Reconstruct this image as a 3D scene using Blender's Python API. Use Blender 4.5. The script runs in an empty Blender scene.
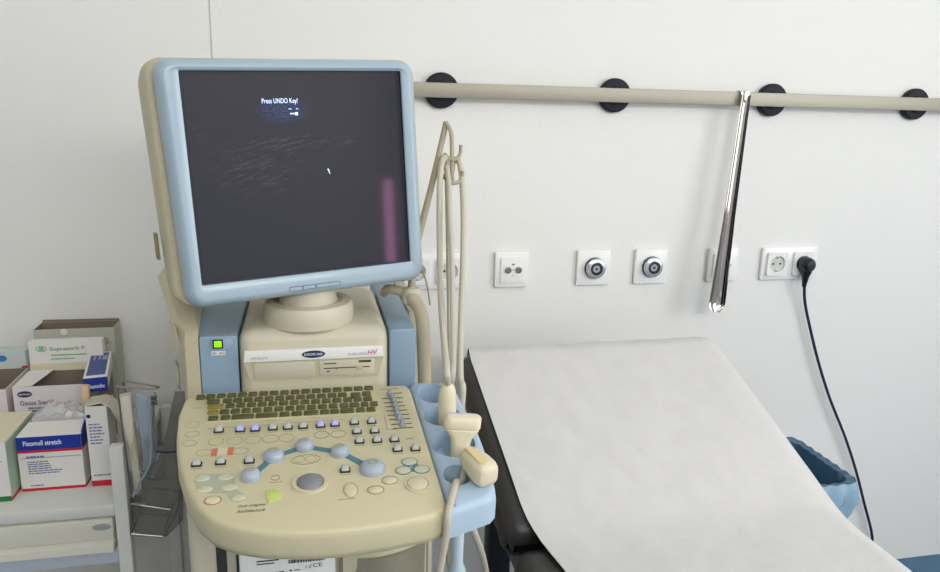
import bpy, bmesh, math, random
from mathutils import Vector, Matrix, noise
random.seed(7)
SC = bpy.context.scene
COL = SC.collection
R = math.radians
PI = math.pi

# ------------------------------------------------------------------ materials
def lin(c):
    out = []
    for v in c:
        v /= 255.0
        out.append(v / 12.92 if v <= 0.04045 else ((v + 0.055) / 1.055) ** 2.4)
    return out

def mat(name, rgb, rough=0.5, metal=0.0, spec=0.5, var=0.0, vscale=30.0, bump=0.0, bscale=200.0, alpha=1.0,
        emit=None, estr=0.0, coat=0.0, trans=0.0, lo=None):
    """procedural principled material; rgb is given as sRGB 0-255"""
    m = bpy.data.materials.new(name)
    m.use_nodes = True
    nt = m.node_tree
    b = nt.nodes['Principled BSDF']
    c = lin(rgb) + [1.0]
    b.inputs['Base Color'].default_value = c
    b.inputs['Roughness'].default_value = rough
    b.inputs['Metallic'].default_value = metal
    b.inputs['Specular IOR Level'].default_value = spec
    b.inputs['Alpha'].default_value = alpha
    b.inputs['Coat Weight'].default_value = coat
    b.inputs['Transmission Weight'].default_value = trans
    if emit:
        b.inputs['Emission Color'].default_value = lin(emit) + [1.0]
        b.inputs['Emission Strength'].default_value = estr
    tc = nt.nodes.new('ShaderNodeTexCoord')
    if var > 0:
        n = nt.nodes.new('ShaderNodeTexNoise'); n.inputs['Scale'].default_value = vscale; n.inputs['Detail'].default_value = 5
        nt.links.new(tc.outputs['Object'], n.inputs['Vector'])
        mx = nt.nodes.new('ShaderNodeMix'); mx.data_type = 'RGBA'
        lc = lin(lo) + [1.0] if lo else [v * (1 - var) for v in c[:3]] + [1.0]
        mx.inputs[6].default_value = lc
        mx.inputs[7].default_value = [min(1, v * (1 + var * 0.5)) for v in c[:3]] + [1.0]
        nt.links.new(n.outputs['Fac'], mx.inputs[0]); nt.links.new(mx.outputs[2], b.inputs['Base Color'])
    if bump > 0:
        n2 = nt.nodes.new('ShaderNodeTexNoise'); n2.inputs['Scale'].default_value = bscale; n2.inputs['Detail'].default_value = 4
        nt.links.new(tc.outputs['Object'], n2.inputs['Vector'])
        bp = nt.nodes.new('ShaderNodeBump'); bp.inputs['Strength'].default_value = bump; bp.inputs['Distance'].default_value = 0.002
        nt.links.new(n2.outputs['Fac'], bp.inputs['Height']); nt.links.new(bp.outputs['Normal'], b.inputs['Normal'])
    return m

# ------------------------------------------------------------------ mesh builder (world coordinates)
def rrect(hw, hh, r, n=6):
    pts = []
    for cx, cy, a0 in ((hw - r, hh - r, 0), (-hw + r, hh - r, 90), (-hw + r, -hh + r, 180), (hw - r, -hh + r, 270)):
        for i in range(n + 1):
            a = R(a0 + 90 * i / n)
            pts.append((cx + r * math.cos(a), cy + r * math.sin(a)))
    return pts

def smooth_path(pts, n=6):
    P = [Vector(p) for p in pts]
    out = []
    for i in range(len(P) - 1):
        p0 = P[i - 1] if i else P[0] * 2 - P[1]
        p1, p2 = P[i], P[i + 1]
        p3 = P[i + 2] if i + 2 < len(P) else P[-1] * 2 - P[-2]
        for k in range(n):
            t = k / n
            out.append(0.5 * ((2 * p1) + (p2 - p0) * t + (2 * p0 - 5 * p1 + 4 * p2 - p3) * t * t + (3 * p1 - p0 - 3 * p2 + p3) * t ** 3))
    out.append(P[-1])
    return out

class MB:
    def __init__(self, M=None):
        self.bm = bmesh.new()
        self.M = M or Matrix.Identity(4)
    def _v(self, p, L=None):
        p = Vector(p)
        if L: p = L @ p
        return self.bm.verts.new(self.M @ p)
    def face(self, vs, mi=0):
        try:
            f = self.bm.faces.new(vs); f.material_index = mi; return f
        except ValueError:
            return None
    def box(self, lo, hi, bev=0.0, seg=2, mi=0, L=None, taper=1.0, taper_y=None):
        x0, y0, z0 = lo; x1, y1, z1 = hi
        cx, cy = (x0 + x1) / 2, (y0 + y1) / 2
        ty = taper if taper_y is None else taper_y
        t = lambda x, y, k: (cx + (x - cx) * (taper if k else 1), cy + (y - cy) * (ty if k else 1))
        vs = []
        for k, z in ((0, z0), (1, z1)):
            for x, y in ((x0, y0), (x1, y0), (x1, y1), (x0, y1)):
                a, b = t(x, y, k); vs.append(self._v((a, b, z), L))
        fs = [(3, 2, 1, 0), (4, 5, 6, 7), (0, 1, 5, 4), (1, 2, 6, 5), (2, 3, 7, 6), (3, 0, 4, 7)]
        F = [self.face([vs[i] for i in f], mi) for f in fs]
        if bev > 0:
            es = list({e for f in F for e in f.edges})
            r = bmesh.ops.bevel(self.bm, geom=es, offset=bev, segments=seg, profile=0.5, affect='EDGES', clamp_overlap=True)
            for f in r['faces']: f.material_index = mi
        return self
    def prism(self, poly, a, b, axis='z', bev=0.0, seg=2, mi=0, L=None, smooth_sides=False):
        """extrude a polygon (two coordinates) along an axis from a to b"""
        def p3(u, v, w):
            return {'z': (u, v, w), 'x': (w, u, v), 'y': (u, w, v)}[axis]
        lo = [self._v(p3(u, v, a), L) for u, v in poly]
        hi = [self._v(p3(u, v, b), L) for u, v in poly]
        n = len(poly)
        f0 = self.face(lo[::-1], mi); f1 = self.face(hi, mi)
        for i in range(n):
            self.face([lo[i], lo[(i + 1) % n], hi[(i + 1) % n], hi[i]], mi)
        if bev > 0:
            es = list(set(f0.edges) | set(f1.edges))
            bmesh.ops.bevel(self.bm, geom=es, offset=bev, segments=seg, profile=0.5, affect='EDGES', clamp_overlap=True)
        return self
    def loops(self, loops, close=True, cap0=True, cap1=True, mi=0, L=None):
        """skin a list of equal-length closed point loops"""
        V = [[self._v(p, L) for p in lp] for lp in loops]
        n = len(V[0])
        for a, b in zip(V, V[1:]):
            for i in range(n if close else n - 1):
                self.face([a[i], a[(i + 1) % n], b[(i + 1) % n], b[i]], mi)
        if cap0: self.face(V[0][::-1], mi)
        if cap1: self.face(V[-1], mi)
        return self
    def lathe(self, prof, c=(0, 0, 0), n=24, mi=0, L=None, sx=1.0, sy=1.0, cap0=True, cap1=True):
        """profile of (radius, height) turned round local z at c"""
        lp = []
        for r, h in prof:
            r = max(r, 1e-5)
            lp.append([(c[0] + sx * r * math.cos(2 * PI * i / n), c[1] + sy * r * math.sin(2 * PI * i / n), c[2] + h) for i in range(n)])
        return self.loops(lp, cap0=cap0, cap1=cap1, mi=mi, L=L)
    def tube(self, pts, r, n=10, mi=0, sm=0, L=None):
        P = smooth_path(pts, sm) if sm else [Vector(p) for p in pts]
        m = len(P)
        rad = (lambda i: r) if not isinstance(r, (list, tuple)) else (lambda i: r[0] + (r[1] - r[0]) * i / (m - 1))
        up = None; lp = []
        for i, p in enumerate(P):
            t = (P[min(i + 1, m - 1)] - P[max(i - 1, 0)]).normalized()
            if up is None:
                up = t.orthogonal().normalized()
            up = (up - t * up.dot(t)).normalized()
            s = t.cross(up)
            lp.append([p + (up * math.cos(2 * PI * k / n) + s * math.sin(2 * PI * k / n)) * rad(i) for k in range(n)])
        return self.loops(lp, mi=mi, L=L)
    def ring(self, c, rx, ry, w, h0, h1, n=28, L=None, mi=0):
        lp = []
        for (k, h) in ((0, h0), (0, h1), (1, h1), (1, h0)):
            lp.append([(c[0] + (rx - w * k) * math.cos(2 * PI * i / n), c[1] + (ry - w * k) * math.sin(2 * PI * i / n), h) for i in range(n)])
        V = [[self._v(p, L) for p in q] for q in lp]
        for a in range(4):
            A, B = V[a], V[(a + 1) % 4]
            for i in range(n):
                self.face([A[i], A[(i + 1) % n], B[(i + 1) % n], B[i]], mi)
        return self
    def build(self, name, m, parent=None, loc=None, smooth=35):
        root = parent
        while root is not None and root.parent is not None: root = root.parent
        o0 = Vector(loc) if loc is not None else (Vector(root.location) if root is not None else Vector((0, 0, 0)))
        bmesh.ops.recalc_face_normals(self.bm, faces=self.bm.faces[:])
        bmesh.ops.translate(self.bm, verts=self.bm.verts[:], vec=-o0)
        me = bpy.data.meshes.new(name)
        self.bm.to_mesh(me); self.bm.free()
        for x in (m if isinstance(m, (list, tuple)) else [m]): me.materials.append(x)
        for p in me.polygons: p.use_smooth = True
        me.set_sharp_from_angle(angle=R(smooth))
        o = bpy.data.objects.new(name, me); COL.objects.link(o)
        if parent is not None: o.parent = parent
        else: o.location = o0
        return o

def tag(o, label=None, cat=None, group=None, kind=None):
    if label: o['label'] = label
    if cat: o['category'] = cat
    if group: o['group'] = group
    if kind: o['kind'] = kind
    return o

def thing(name, loc, label, cat, group=None):
    o = bpy.data.objects.new(name, None); COL.objects.link(o); o.location = loc
    o.empty_display_size = 0.05
    return tag(o, label, cat, group)

def copy_tree(o, loc=None, parent=None):
    c = o.copy(); COL.objects.link(c)
    if parent is not None: c.parent = parent
    if loc is not None: c.location = loc
    for ch in list(o.children): copy_tree(ch, None, c)
    return c

def frame(o, x, y):
    """matrix whose local x, y are the given directions and z their normal, at o"""
    x = Vector(x).normalized(); z = x.cross(Vector(y)).normalized(); y = z.cross(x)
    M = Matrix((x, y, z)).transposed().to_4x4(); M.translation = Vector(o)
    return M

def text(body, M, width, m, parent, name='printed_text', height=None, lift=0.0004, shear=0.0, bold=0.0, align='LEFT', spacing=1.0):
    """lettering as a thin mesh lying in local xy of M; scaled so that it is WIDTH wide (and HEIGHT tall when given)"""
    cu = bpy.data.curves.new(name, 'FONT'); cu.body = body; cu.size = 1.0; cu.extrude = 0.004; cu.shear = shear; cu.offset = bold
    cu.resolution_u = 3; cu.space_line = spacing
    ob = bpy.data.objects.new('tmp_lettering', cu); COL.objects.link(ob)
    dg = bpy.context.evaluated_depsgraph_get()
    me = bpy.data.meshes.new_from_object(ob.evaluated_get(dg))
    bpy.data.objects.remove(ob); bpy.data.curves.remove(cu)
    xs = [v.co.x for v in me.vertices]; ys = [v.co.y for v in me.vertices]
    x0, x1, y0, y1 = min(xs), max(xs), min(ys), max(ys)
    sx = width / (x1 - x0); sy = height / (y1 - y0) if height else sx
    root = parent
    while root.parent is not None: root = root.parent
    off = {'LEFT': 0, 'CENTER': -0.5 * width, 'RIGHT': -width}[align]
    for v in me.vertices:
        p = Vector(((v.co.x - x0) * sx + off, (v.co.y - y0) * sy, lift + v.co.z * 0.02))
        v.co = (M @ p) - root.location
    me.name = name
    me.materials.clear(); me.materials.append(m)
    o = bpy.data.objects.new(name, me); COL.objects.link(o); o.parent = parent
    return o

# console layout, in metres on the console's own plane (and world points for the cables)
PANEL_OUTLINE = [(-0.1551, 0.2383), (-0.0132, 0.2351), (0.1388, 0.2297), (0.144, 0.2132), (0.1476, -0.062), (0.1439, -0.0761), (0.1253, -0.0822), (0.0823, -0.0896), (0.0298, -0.0934), (-0.0068, -0.0912), (-0.05, -0.0831), (-0.0776, -0.0725), (-0.1011, -0.0558), (-0.1189, -0.0324), (-0.1365, 0.0069), (-0.1536, 0.0662), (-0.1646, 0.1249), (-0.1698, 0.1764), (-0.1681, 0.2178)]
KEY_ROWS = [[(-0.1523, -0.1408, 0.2207), (-0.1392, -0.1272, 0.2207), (-0.1253, -0.1132, 0.2206), (-0.1113, -0.0992, 0.2206), (-0.0973, -0.0852, 0.2206), (-0.0832, -0.071, 0.2205), (-0.069, -0.0568, 0.2205), (-0.0548, -0.0425, 0.2204), (-0.0404, -0.0281, 0.2204), (-0.026, -0.0136, 0.2203), (-0.0115, 0.001, 0.2203), (0.0031, 0.0156, 0.2202), (0.0178, 0.0303, 0.2202), (0.0325, 0.0451, 0.2202), (0.0474, 0.06, 0.2201), (0.0623, 0.075, 0.2201), (0.0773, 0.0901, 0.22)], [(-0.1366, -0.1195, 0.2054), (-0.1159, -0.1039, 0.2052), (-0.1023, -0.0903, 0.2051), (-0.0885, -0.0765, 0.205), (-0.0747, -0.0625, 0.2049), (-0.0607, -0.0485, 0.2047), (-0.0467, -0.0345, 0.2046), (-0.0326, -0.0203, 0.2045), (-0.0184, -0.0061, 0.2044), (-0.0042, 0.0082, 0.2043), (0.0102, 0.0226, 0.2041), (0.0246, 0.0371, 0.204), (0.0391, 0.0516, 0.2039), (0.0565, 0.0707, 0.2037), (0.073, 0.0851, 0.2036)], [(-0.1343, -0.1133, 0.1906), (-0.1109, -0.0991, 0.1904), (-0.0971, -0.0852, 0.1902), (-0.0832, -0.0712, 0.19), (-0.0692, -0.0572, 0.1898), (-0.0551, -0.0431, 0.1897), (-0.0409, -0.0289, 0.1895), (-0.0267, -0.0146, 0.1893), (-0.0124, -0.0002, 0.1891), (0.002, 0.0142, 0.1889), (0.0165, 0.0287, 0.1887), (0.031, 0.0433, 0.1886), (0.0456, 0.058, 0.1884), (0.0599, 0.0712, 0.1882), (0.0734, 0.0856, 0.188)], [(-0.1325, -0.1188, 0.175), (-0.1171, -0.105, 0.1748), (-0.1028, -0.0911, 0.1746), (-0.0889, -0.0771, 0.1745), (-0.0749, -0.0631, 0.1743), (-0.0608, -0.049, 0.1741), (-0.0466, -0.0347, 0.1739), (-0.0324, -0.0205, 0.1738), (-0.0181, -0.0061, 0.1736), (-0.0037, 0.0084, 0.1734), (0.0108, 0.0229, 0.1733), (0.0254, 0.0375, 0.1731), (0.04, 0.052, 0.1729), (0.0532, 0.067, 0.1727), (0.0693, 0.0793, 0.1726), (0.0816, 0.0923, 0.1724)], [(-0.1298, -0.1172, 0.1592), (-0.1144, -0.1025, 0.1591), (-0.1009, -0.072, 0.1589), (-0.0703, -0.0418, 0.1587), (-0.0396, -0.0262, 0.1584), (-0.0241, -0.0101, 0.1583), (-0.008, 0.0112, 0.1581), (0.0134, 0.0258, 0.1579), (0.027, 0.0386, 0.1579), (0.0404, 0.059, 0.1577), (0.0614, 0.0732, 0.1576), (0.0755, 0.0877, 0.1574)]]
PADDLES = [(-0.1134, 0.1271, 'g'), (-0.0872, 0.1255, 'l'), (-0.0687, 0.1244, 'l'), (-0.0467, 0.1247, 'g'), (-0.0279, 0.1237, 'g'), (-0.0089, 0.1235, 'g'), (0.0134, 0.1234, 'l'), (0.032, 0.1238, 'l'), (-0.1309, 0.0524, 'g'), (-0.1039, 0.0525, 'g'), (-0.0713, 0.0508, 'g'), (0.0571, 0.1252, 'g'), (0.0797, 0.1248, 'g'), (0.059, 0.1013, 'g'), (0.0817, 0.1003, 'g'), (0.0606, 0.078, 'g'), (0.0827, 0.0769, 'g'), (0.1045, 0.0759, 'g'), (0.1058, 0.0527, 'g'), (0.1279, 0.0515, 'g'), (0.0397, 0.0164, 'g')]
KNOBS = [(-0.0673, 0.0194, 0.0108), (-0.043, 0.0577, 0.0117), (-0.0067, 0.0755, 0.0109), (0.0355, 0.0571, 0.0111), (0.0717, 0.016, 0.0148)]
TRACKBALL = (-0.0008, -0.0027, 0.015)
SLOTS = [(0.1118, 0.2011, 0.1297, 0.2037), (0.0993, 0.1879, 0.1294, 0.1885), (0.1009, 0.1752, 0.1278, 0.1756), (0.1024, 0.1642, 0.1293, 0.1649), (0.1023, 0.1518, 0.1304, 0.1527), (0.1027, 0.14, 0.1316, 0.1407), (0.1034, 0.128, 0.1316, 0.1287), (0.1048, 0.1158, 0.132, 0.116), (0.1057, 0.1051, 0.1322, 0.1049)]
SLIDERS = [(0.112, 0.1987), (0.114, 0.1866), (0.1151, 0.1744), (0.1154, 0.1635), (0.1157, 0.1514), (0.1158, 0.1392), (0.1174, 0.1275), (0.1193, 0.1115)]
OVALS = [(-0.1142, 0.1027, 0.0096, 0.0096, 'faint'), (-0.0915, 0.101, 0.0097, 0.0096, 'faint'), (-0.0697, 0.1007, 0.0097, 0.0096, 'faint'), (-0.0489, 0.1001, 0.0098, 0.0097, 'faint'), (-0.029, 0.1001, 0.0098, 0.0097, 'faint'), (0.0143, 0.1019, 0.0097, 0.009, 'dark'), (0.0352, 0.1009, 0.0098, 0.009, 'dark'), (-0.0057, 0.0469, 0.0175, 0.0105, 'dark'), (-0.0127, 0.0479, 0.0064, 0.0072, 'faint'), (0.0007, 0.0469, 0.0064, 0.0072, 'faint'), (-0.1478, 0.1479, 0.009, 0.0075, 'faint'), (-0.1451, 0.1241, 0.0088, 0.0072, 'faint'), (-0.145, 0.1025, 0.0086, 0.007, 'faint'), (-0.1258, 0.0781, 0.0095, 0.0074, 'faint'), (-0.0831, 0.0764, 0.0096, 0.0075, 'faint'), (-0.1051, -0.0211, 0.0095, 0.0084, 'red'), (0.0897, -0.0099, 0.0098, 0.0086, 'dark'), (0.0715, -0.0267, 0.01, 0.0082, 'dark'), (0.0437, -0.0228, 0.0083, 0.015, 'faint')]
PADS = [(-0.1209, 0.0226, 0.0084, 0.0057, 'mint'), (-0.0952, 0.0212, 0.0086, 0.0057, 'mint'), (-0.1153, 0.0002, 0.0083, 0.0054, 'mint'), (-0.0891, 0.0002, 0.0083, 0.0054, 'mint'), (-0.0783, -0.021, 0.0082, 0.0052, 'mint'), (-0.0403, -0.0217, 0.0092, 0.0121, 'lime'), (0.1171, 0.0245, 0.009, 0.0078, 'mint'), (0.1075, 0.0074, 0.0087, 0.0076, 'mint'), (0.1293, 0.0067, 0.0089, 0.0076, 'mint'), (0.1203, -0.0228, 0.0117, 0.0135, 'cream'), (-0.1051, -0.0211, 0.0077, 0.0068, 'cream'), (0.0437, -0.0228, 0.0071, 0.0116, 'cream'), (0.0715, -0.0267, 0.0081, 0.0061, 'cream'), (0.0897, -0.0099, 0.0081, 0.0064, 'cream')]
MINT_AREA = [(-0.1295, 0.0281), (-0.1249, 0.0327), (-0.0891, 0.0268), (-0.085, 0.0197), (-0.0833, -0.0015), (-0.0718, -0.0172), (-0.0708, -0.0253), (-0.0766, -0.0283), (-0.0847, -0.0252), (-0.0923, -0.0103), (-0.1031, -0.0088), (-0.1204, -0.0043), (-0.13, 0.0176)]
TAG_SQUARES = [(-0.1137, 0.0772, 'o'), (-0.1043, 0.0776, 'w'), (-0.0948, 0.0775, 'o')]
LOGO_TEXT = [(-0.0777, -0.0426), (-0.0476, -0.0391), (-0.0773, -0.0479)]
TEAL = [(0.1074, 0.0084), (0.1169, 0.0231), (0.1293, 0.0067)]
HOLDER_OUTLINE = [(0.1439, 0.2308), (0.1529, 0.2386), (0.1946, 0.2337), (0.2075, 0.2234), (0.2113, 0.1956), (0.2118, 0.1586), (0.2166, 0.1267), (0.2172, 0.0938), (0.2168, 0.0599), (0.216, 0.0395), (0.2188, 0.0249), (0.2161, -0.0019), (0.2112, -0.0244), (0.2078, -0.0363), (0.181, -0.047), (0.1545, -0.0595), (0.1483, -0.0631)]
HOLES = [(0.1714, 0.1974, 0.0217, 0.032), (0.1715, 0.1304, 0.0231, 0.0283), (0.1661, 0.0618, 0.0236, 0.0371), (0.1659, -0.0094, 0.0185, 0.0213)]
ARM_PATH = [(-0.1557, -0.44, 0.941), (-0.1392, -0.46, 0.9422), (-0.122, -0.46, 0.9337)]
ARM_JOINT = (-0.1226, -0.47, 0.9363)
ARM_LOWER = [(-0.125, -0.47, 0.9459), (-0.1216, -0.48, 0.934), (-0.1137, -0.49, 0.9222), (-0.1097, -0.5, 0.9027), (-0.1078, -0.5, 0.866), (-0.1047, -0.5, 0.789)]
ARM_POLE = [(-0.1227, -0.47, 0.9458), (-0.1185, -0.455, 0.9867), (-0.1058, -0.44, 1.031), (-0.083, -0.42, 1.1097), (-0.0631, -0.4, 1.1829), (-0.0602, -0.4, 1.1983)]
HANGER = [(-0.0602, -0.4, 1.1983), (-0.0538, -0.41, 1.1834), (-0.0517, -0.41, 1.1557), (-0.0507, -0.41, 1.1009)]
CABLE_ONE = [(-0.1043, -0.695, 0.8712), (-0.1045, -0.68, 0.8875), (-0.0981, -0.62, 0.9116), (-0.0906, -0.55, 0.9497), (-0.0841, -0.5, 0.9984), (-0.0789, -0.46, 1.0603), (-0.0754, -0.44, 1.1117), (-0.0709, -0.43, 1.1369), (-0.0645, -0.42, 1.1439), (-0.0573, -0.4, 1.1236), (-0.0549, -0.4, 1.0758), (-0.0515, -0.4, 0.9773), (-0.0515, -0.42, 0.8635), (-0.0649, -0.5, 0.8199)]
CABLE_TWO = [(-0.1001, -0.7, 0.8756), (-0.0946, -0.67, 0.8861), (-0.0819, -0.6, 0.9192), (-0.0697, -0.52, 1.0022), (-0.0644, -0.47, 1.0617), (-0.0621, -0.445, 1.1045), (-0.062, -0.425, 1.1319)]
CABLE_THREE = [(-0.0549, -0.6, 0.8101), (-0.0613, -0.58, 0.8179), (-0.0614, -0.56, 0.8368), (-0.0541, -0.52, 0.9096), (-0.0427, -0.47, 0.9914), (-0.0372, -0.44, 1.0572), (-0.0367, -0.42, 1.1098), (-0.0384, -0.41, 1.1325), (-0.0424, -0.405, 1.1414), (-0.0478, -0.4, 1.1347), (-0.0491, -0.4, 1.1205)]
CABLE_HOLE = [(-0.1161, -0.8024, 0.8121), (-0.1216, -0.8133, 0.8056), (-0.1281, -0.8324, 0.8077), (-0.1331, -0.8454, 0.7932), (-0.1362, -0.8468, 0.7635), (-0.1396, -0.8429, 0.7337), (-0.1432, -0.8393, 0.7023), (-0.1477, -0.8273, 0.6615)]
CABLE_LOW = [(-0.0767, -0.74, 0.6921), (-0.0646, -0.72, 0.6564), (-0.0519, -0.7, 0.6161), (-0.0416, -0.68, 0.573), (-0.0334, -0.66, 0.5083)]
THIN_WIRE = [(-0.1094, -0.445, 1.0035), (-0.1021, -0.44, 0.9736), (-0.0938, -0.44, 0.9458), (-0.087, -0.43, 0.91)]
CORD = [(0.8786, -0.045, 0.8573), (0.9145, -0.018, 0.7723), (0.9403, -0.018, 0.7019), (0.9697, -0.018, 0.6296), (0.9999, -0.018, 0.5636), (1.0315, -0.018, 0.5015), (1.0876, -0.018, 0.4025), (1.1379, -0.018, 0.3004), (1.1818, -0.018, 0.197), (1.219, -0.018, 0.1094), (1.2443, -0.018, 0.0193)]
LW, LC, LF, EXPO = 38.0, 1.0, 39.0, -0.03
# ------------------------------------------------------------------ palette
M_WALL = mat('wall_paper', (236, 235, 231), 0.75, var=0.02, vscale=3, bump=0.0)
M_SEAM = mat('wall_seam', (188, 188, 182), 0.8)
M_WALL2 = mat('wall_plain', (226, 224, 218), 0.8)
M_CEIL = mat('ceiling_white', (240, 240, 238), 0.9)
M_FLOOR = mat('blue_vinyl', (62, 106, 140), 0.35, var=0.12, vscale=60)
M_CREAM = mat('cream_plastic', (208, 199, 164), 0.42, var=0.05, vscale=14, bump=0.10, bscale=900)
M_BEIGE = mat('beige_plastic', (206, 199, 178), 0.45, var=0.05, vscale=10, bump=0.08, bscale=900)
M_BEIGE_D = mat('beige_plastic_side', (196, 187, 158), 0.5, var=0.06, vscale=10)
M_BLUE = mat('blue_plastic', (138, 162, 183), 0.4, var=0.05, vscale=12)
M_BEZEL = mat('pale_blue_plastic', (162, 181, 194), 0.3, var=0.02, vscale=12, coat=0.25)
M_TRAY = mat('tray_blue_plastic', (172, 194, 213), 0.35, var=0.03, vscale=15)
M_RIMSHADE = mat('bezel_shade_black', (10, 10, 14), 0.4)  # near black, holds the shadow inside the bezel edge
M_GREYDARK = mat('dark_grey_plastic', (60, 60, 58), 0.5)
M_KEY = mat('olive_key', (90, 88, 46), 0.35, var=0.25, vscale=160, lo=(60, 62, 28))
M_KEYY = mat('mustard_key', (136, 120, 44), 0.35, var=0.2, vscale=160)
M_KEYBED = mat('keyboard_bed', (208, 200, 160), 0.5)
M_BTN = mat('grey_button', (176, 178, 174), 0.35)
M_BTNL = mat('lavender_button', (172, 170, 222), 0.35, emit=(150, 148, 240), estr=0.08)
M_BTNB = mat('black_button_base', (40, 42, 40), 0.5)
M_KNOB = mat('blue_grey_knob', (166, 177, 190), 0.3, var=0.04, vscale=90)
M_TEAL = mat('teal_print', (84, 132, 146), 0.45)
M_BALL = mat('trackball_grey', (132, 132, 138), 0.38, var=0.08, vscale=300)
M_RING = mat('pale_ring', (210, 202, 172), 0.35)
M_SLIDER = mat('slider_grey_blue', (136, 144, 150), 0.4)
M_SLOT = mat('slot_dark', (72, 68, 48), 0.6)
M_PRINT = mat('printed_olive', (136, 128, 94), 0.6)
M_PRINTF = mat('printed_faint', (168, 160, 124), 0.6)
M_MINT = mat('mint_pad', (204, 204, 176), 0.45)
M_MINTA = mat('mint_area', (178, 180, 156), 0.5)
M_LIME = mat('lime_pad', (196, 208, 120), 0.45, emit=(190, 210, 90), estr=0.05)
M_PADC = mat('cream_pad', (216, 208, 176), 0.4)
M_ORANGE = mat('orange_print', (206, 120, 84), 0.5)
M_REDP = mat('red_print', (190, 110, 90), 0.5)
M_WHITE = mat('white_plastic', (236, 236, 232), 0.4)
M_SOCK = mat('socket_white', (238, 238, 236), 0.3, coat=0.2)
M_SOCKIN = mat('socket_insert_grey', (206, 205, 196), 0.4)
M_FINE = mat('fine_print_blue', (112, 120, 156), 0.6)
M_BLACK = mat('black_plastic', (22, 22, 28), 0.35)
M_DISC = mat('blue_black_mount', (20, 18, 36), 0.55, spec=0.3)
M_STEEL = mat('brushed_steel', (168, 163, 150), 0.55, metal=0.65)
M_CHROME = mat('chrome', (186, 183, 178), 0.06, metal=1.0)
M_CHROMEW = mat('chrome_wire', (150, 150, 152), 0.35, metal=1.0)
M_GREYCH = mat('satin_ring', (196, 200, 204), 0.25, metal=0.6)
M_CABLE = mat('cream_cable', (196, 189, 172), 0.5)
M_CABLED = mat('grey_beige_cable', (182, 172, 148), 0.5)
M_ARM = mat('arm_brown_grey', (168, 158, 136), 0.4)
M_PROBE = mat('probe_cream', (222, 212, 184), 0.35, var=0.03, vscale=60)
M_LENS = mat('probe_lens', (226, 212, 204), 0.35)
M_LENSY = mat('probe_yellow_face', (226, 206, 150), 0.4)
M_CORDB = mat('navy_cord', (24, 26, 66), 0.4)
M_VINYL = mat('black_vinyl', (52, 50, 50), 0.42, var=0.1, vscale=20, bump=0.15, bscale=350)
M_FRAMEB = mat('black_steel', (34, 34, 36), 0.4)
M_PAPER = mat('couch_paper', (212, 210, 208), 0.8, var=0.07, vscale=26, bump=0.9, bscale=40)
M_BAG_SHADE = mat('bin_liner_shaded', (66, 104, 132), 0.3, var=0.25, vscale=14, bump=0.8, bscale=45)  # shade inside the bin put into the liner colour
M_BAG_LIT = mat('bin_liner_lit_fold', (158, 190, 212), 0.25, var=0.3, vscale=30, bump=0.9, bscale=60)  # same bag, paler where its fold catches light
M_BIN = mat('bin_grey_white', (205, 204, 200), 0.5)
M_TROL = mat('trolley_white', (214, 214, 208), 0.42, var=0.02, vscale=8)
M_TROLB = mat('trolley_bluewhite', (196, 203, 212), 0.45)
M_DRAWER = mat('drawer_cream', (214, 211, 198), 0.45)
M_RECESS = mat('recess_grey', (164, 163, 154), 0.5)
M_CARD = mat('carton_white', (228, 224, 220), 0.6, var=0.02, vscale=20)
M_CARDP = mat('carton_pinkish', (226, 216, 218), 0.6, var=0.02, vscale=20)
M_CARDC = mat('carton_cream', (222, 214, 186), 0.65, var=0.03, vscale=20)
M_CARDG = mat('carton_greygreen', (188, 190, 178), 0.65, var=0.03, vscale=20)
M_KRAFT = mat('grey_board', (132, 120, 106), 0.85, var=0.08, vscale=40)
M_NAVY = mat('print_blue', (24, 52, 150), 0.5)
M_NAVYD = mat('print_dark_blue', (34, 44, 84), 0.5)
M_RED = mat('print_red', (196, 30, 52), 0.5)
M_GREEN = mat('print_green', (20, 122, 62), 0.5)
M_GREENT = mat('print_pale_green', (112, 186, 120), 0.5)
M_GREENS = mat('carton_green_side', (176, 200, 176), 0.6)
M_WTXT = mat('print_white', (240, 240, 244), 0.5)
M_SKY = mat('print_sky_blue', (60, 130, 200), 0.5)
M_MAG = mat('print_magenta', (214, 70, 150), 0.5)
M_GTXT = mat('print_grey_blue', (150, 164, 186), 0.5)
M_EDGE = mat('button_edge_blue_grey', (92, 112, 130), 0.5)
M_BLK = mat('print_black', (40, 40, 44), 0.6)
M_WRAP = mat('clear_wrap', (226, 226, 226), 0.15, spec=0.6, alpha=0.55, bump=0.9, bscale=60)
M_SACK = mat('milky_plastic', (214, 216, 214), 0.3, alpha=0.62, bump=0.4, bscale=30)
M_SACKB = mat('milky_blue_plastic', (176, 192, 208), 0.25, alpha=0.5, bump=0.4, bscale=30)
M_SMOKE = mat('smoky_plastic', (128, 124, 114), 0.12, alpha=0.5, var=0.3, vscale=16, bump=0.5, bscale=25)
M_PEACH = mat('peach_bandage', (226, 196, 160), 0.8)
M_POUCH = mat('clear_pouch', (168, 162, 144), 0.25, alpha=0.75, var=0.15, vscale=20)
M_DARKPANEL = mat('dark_panel_blue_grey', (38, 42, 56), 0.5)  # for the unseen dark panels mirrored in the shoehorn
M_GLED = mat('green_lamp', (120, 240, 10), 0.4, emit=(140, 255, 0), estr=0.75)

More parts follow.
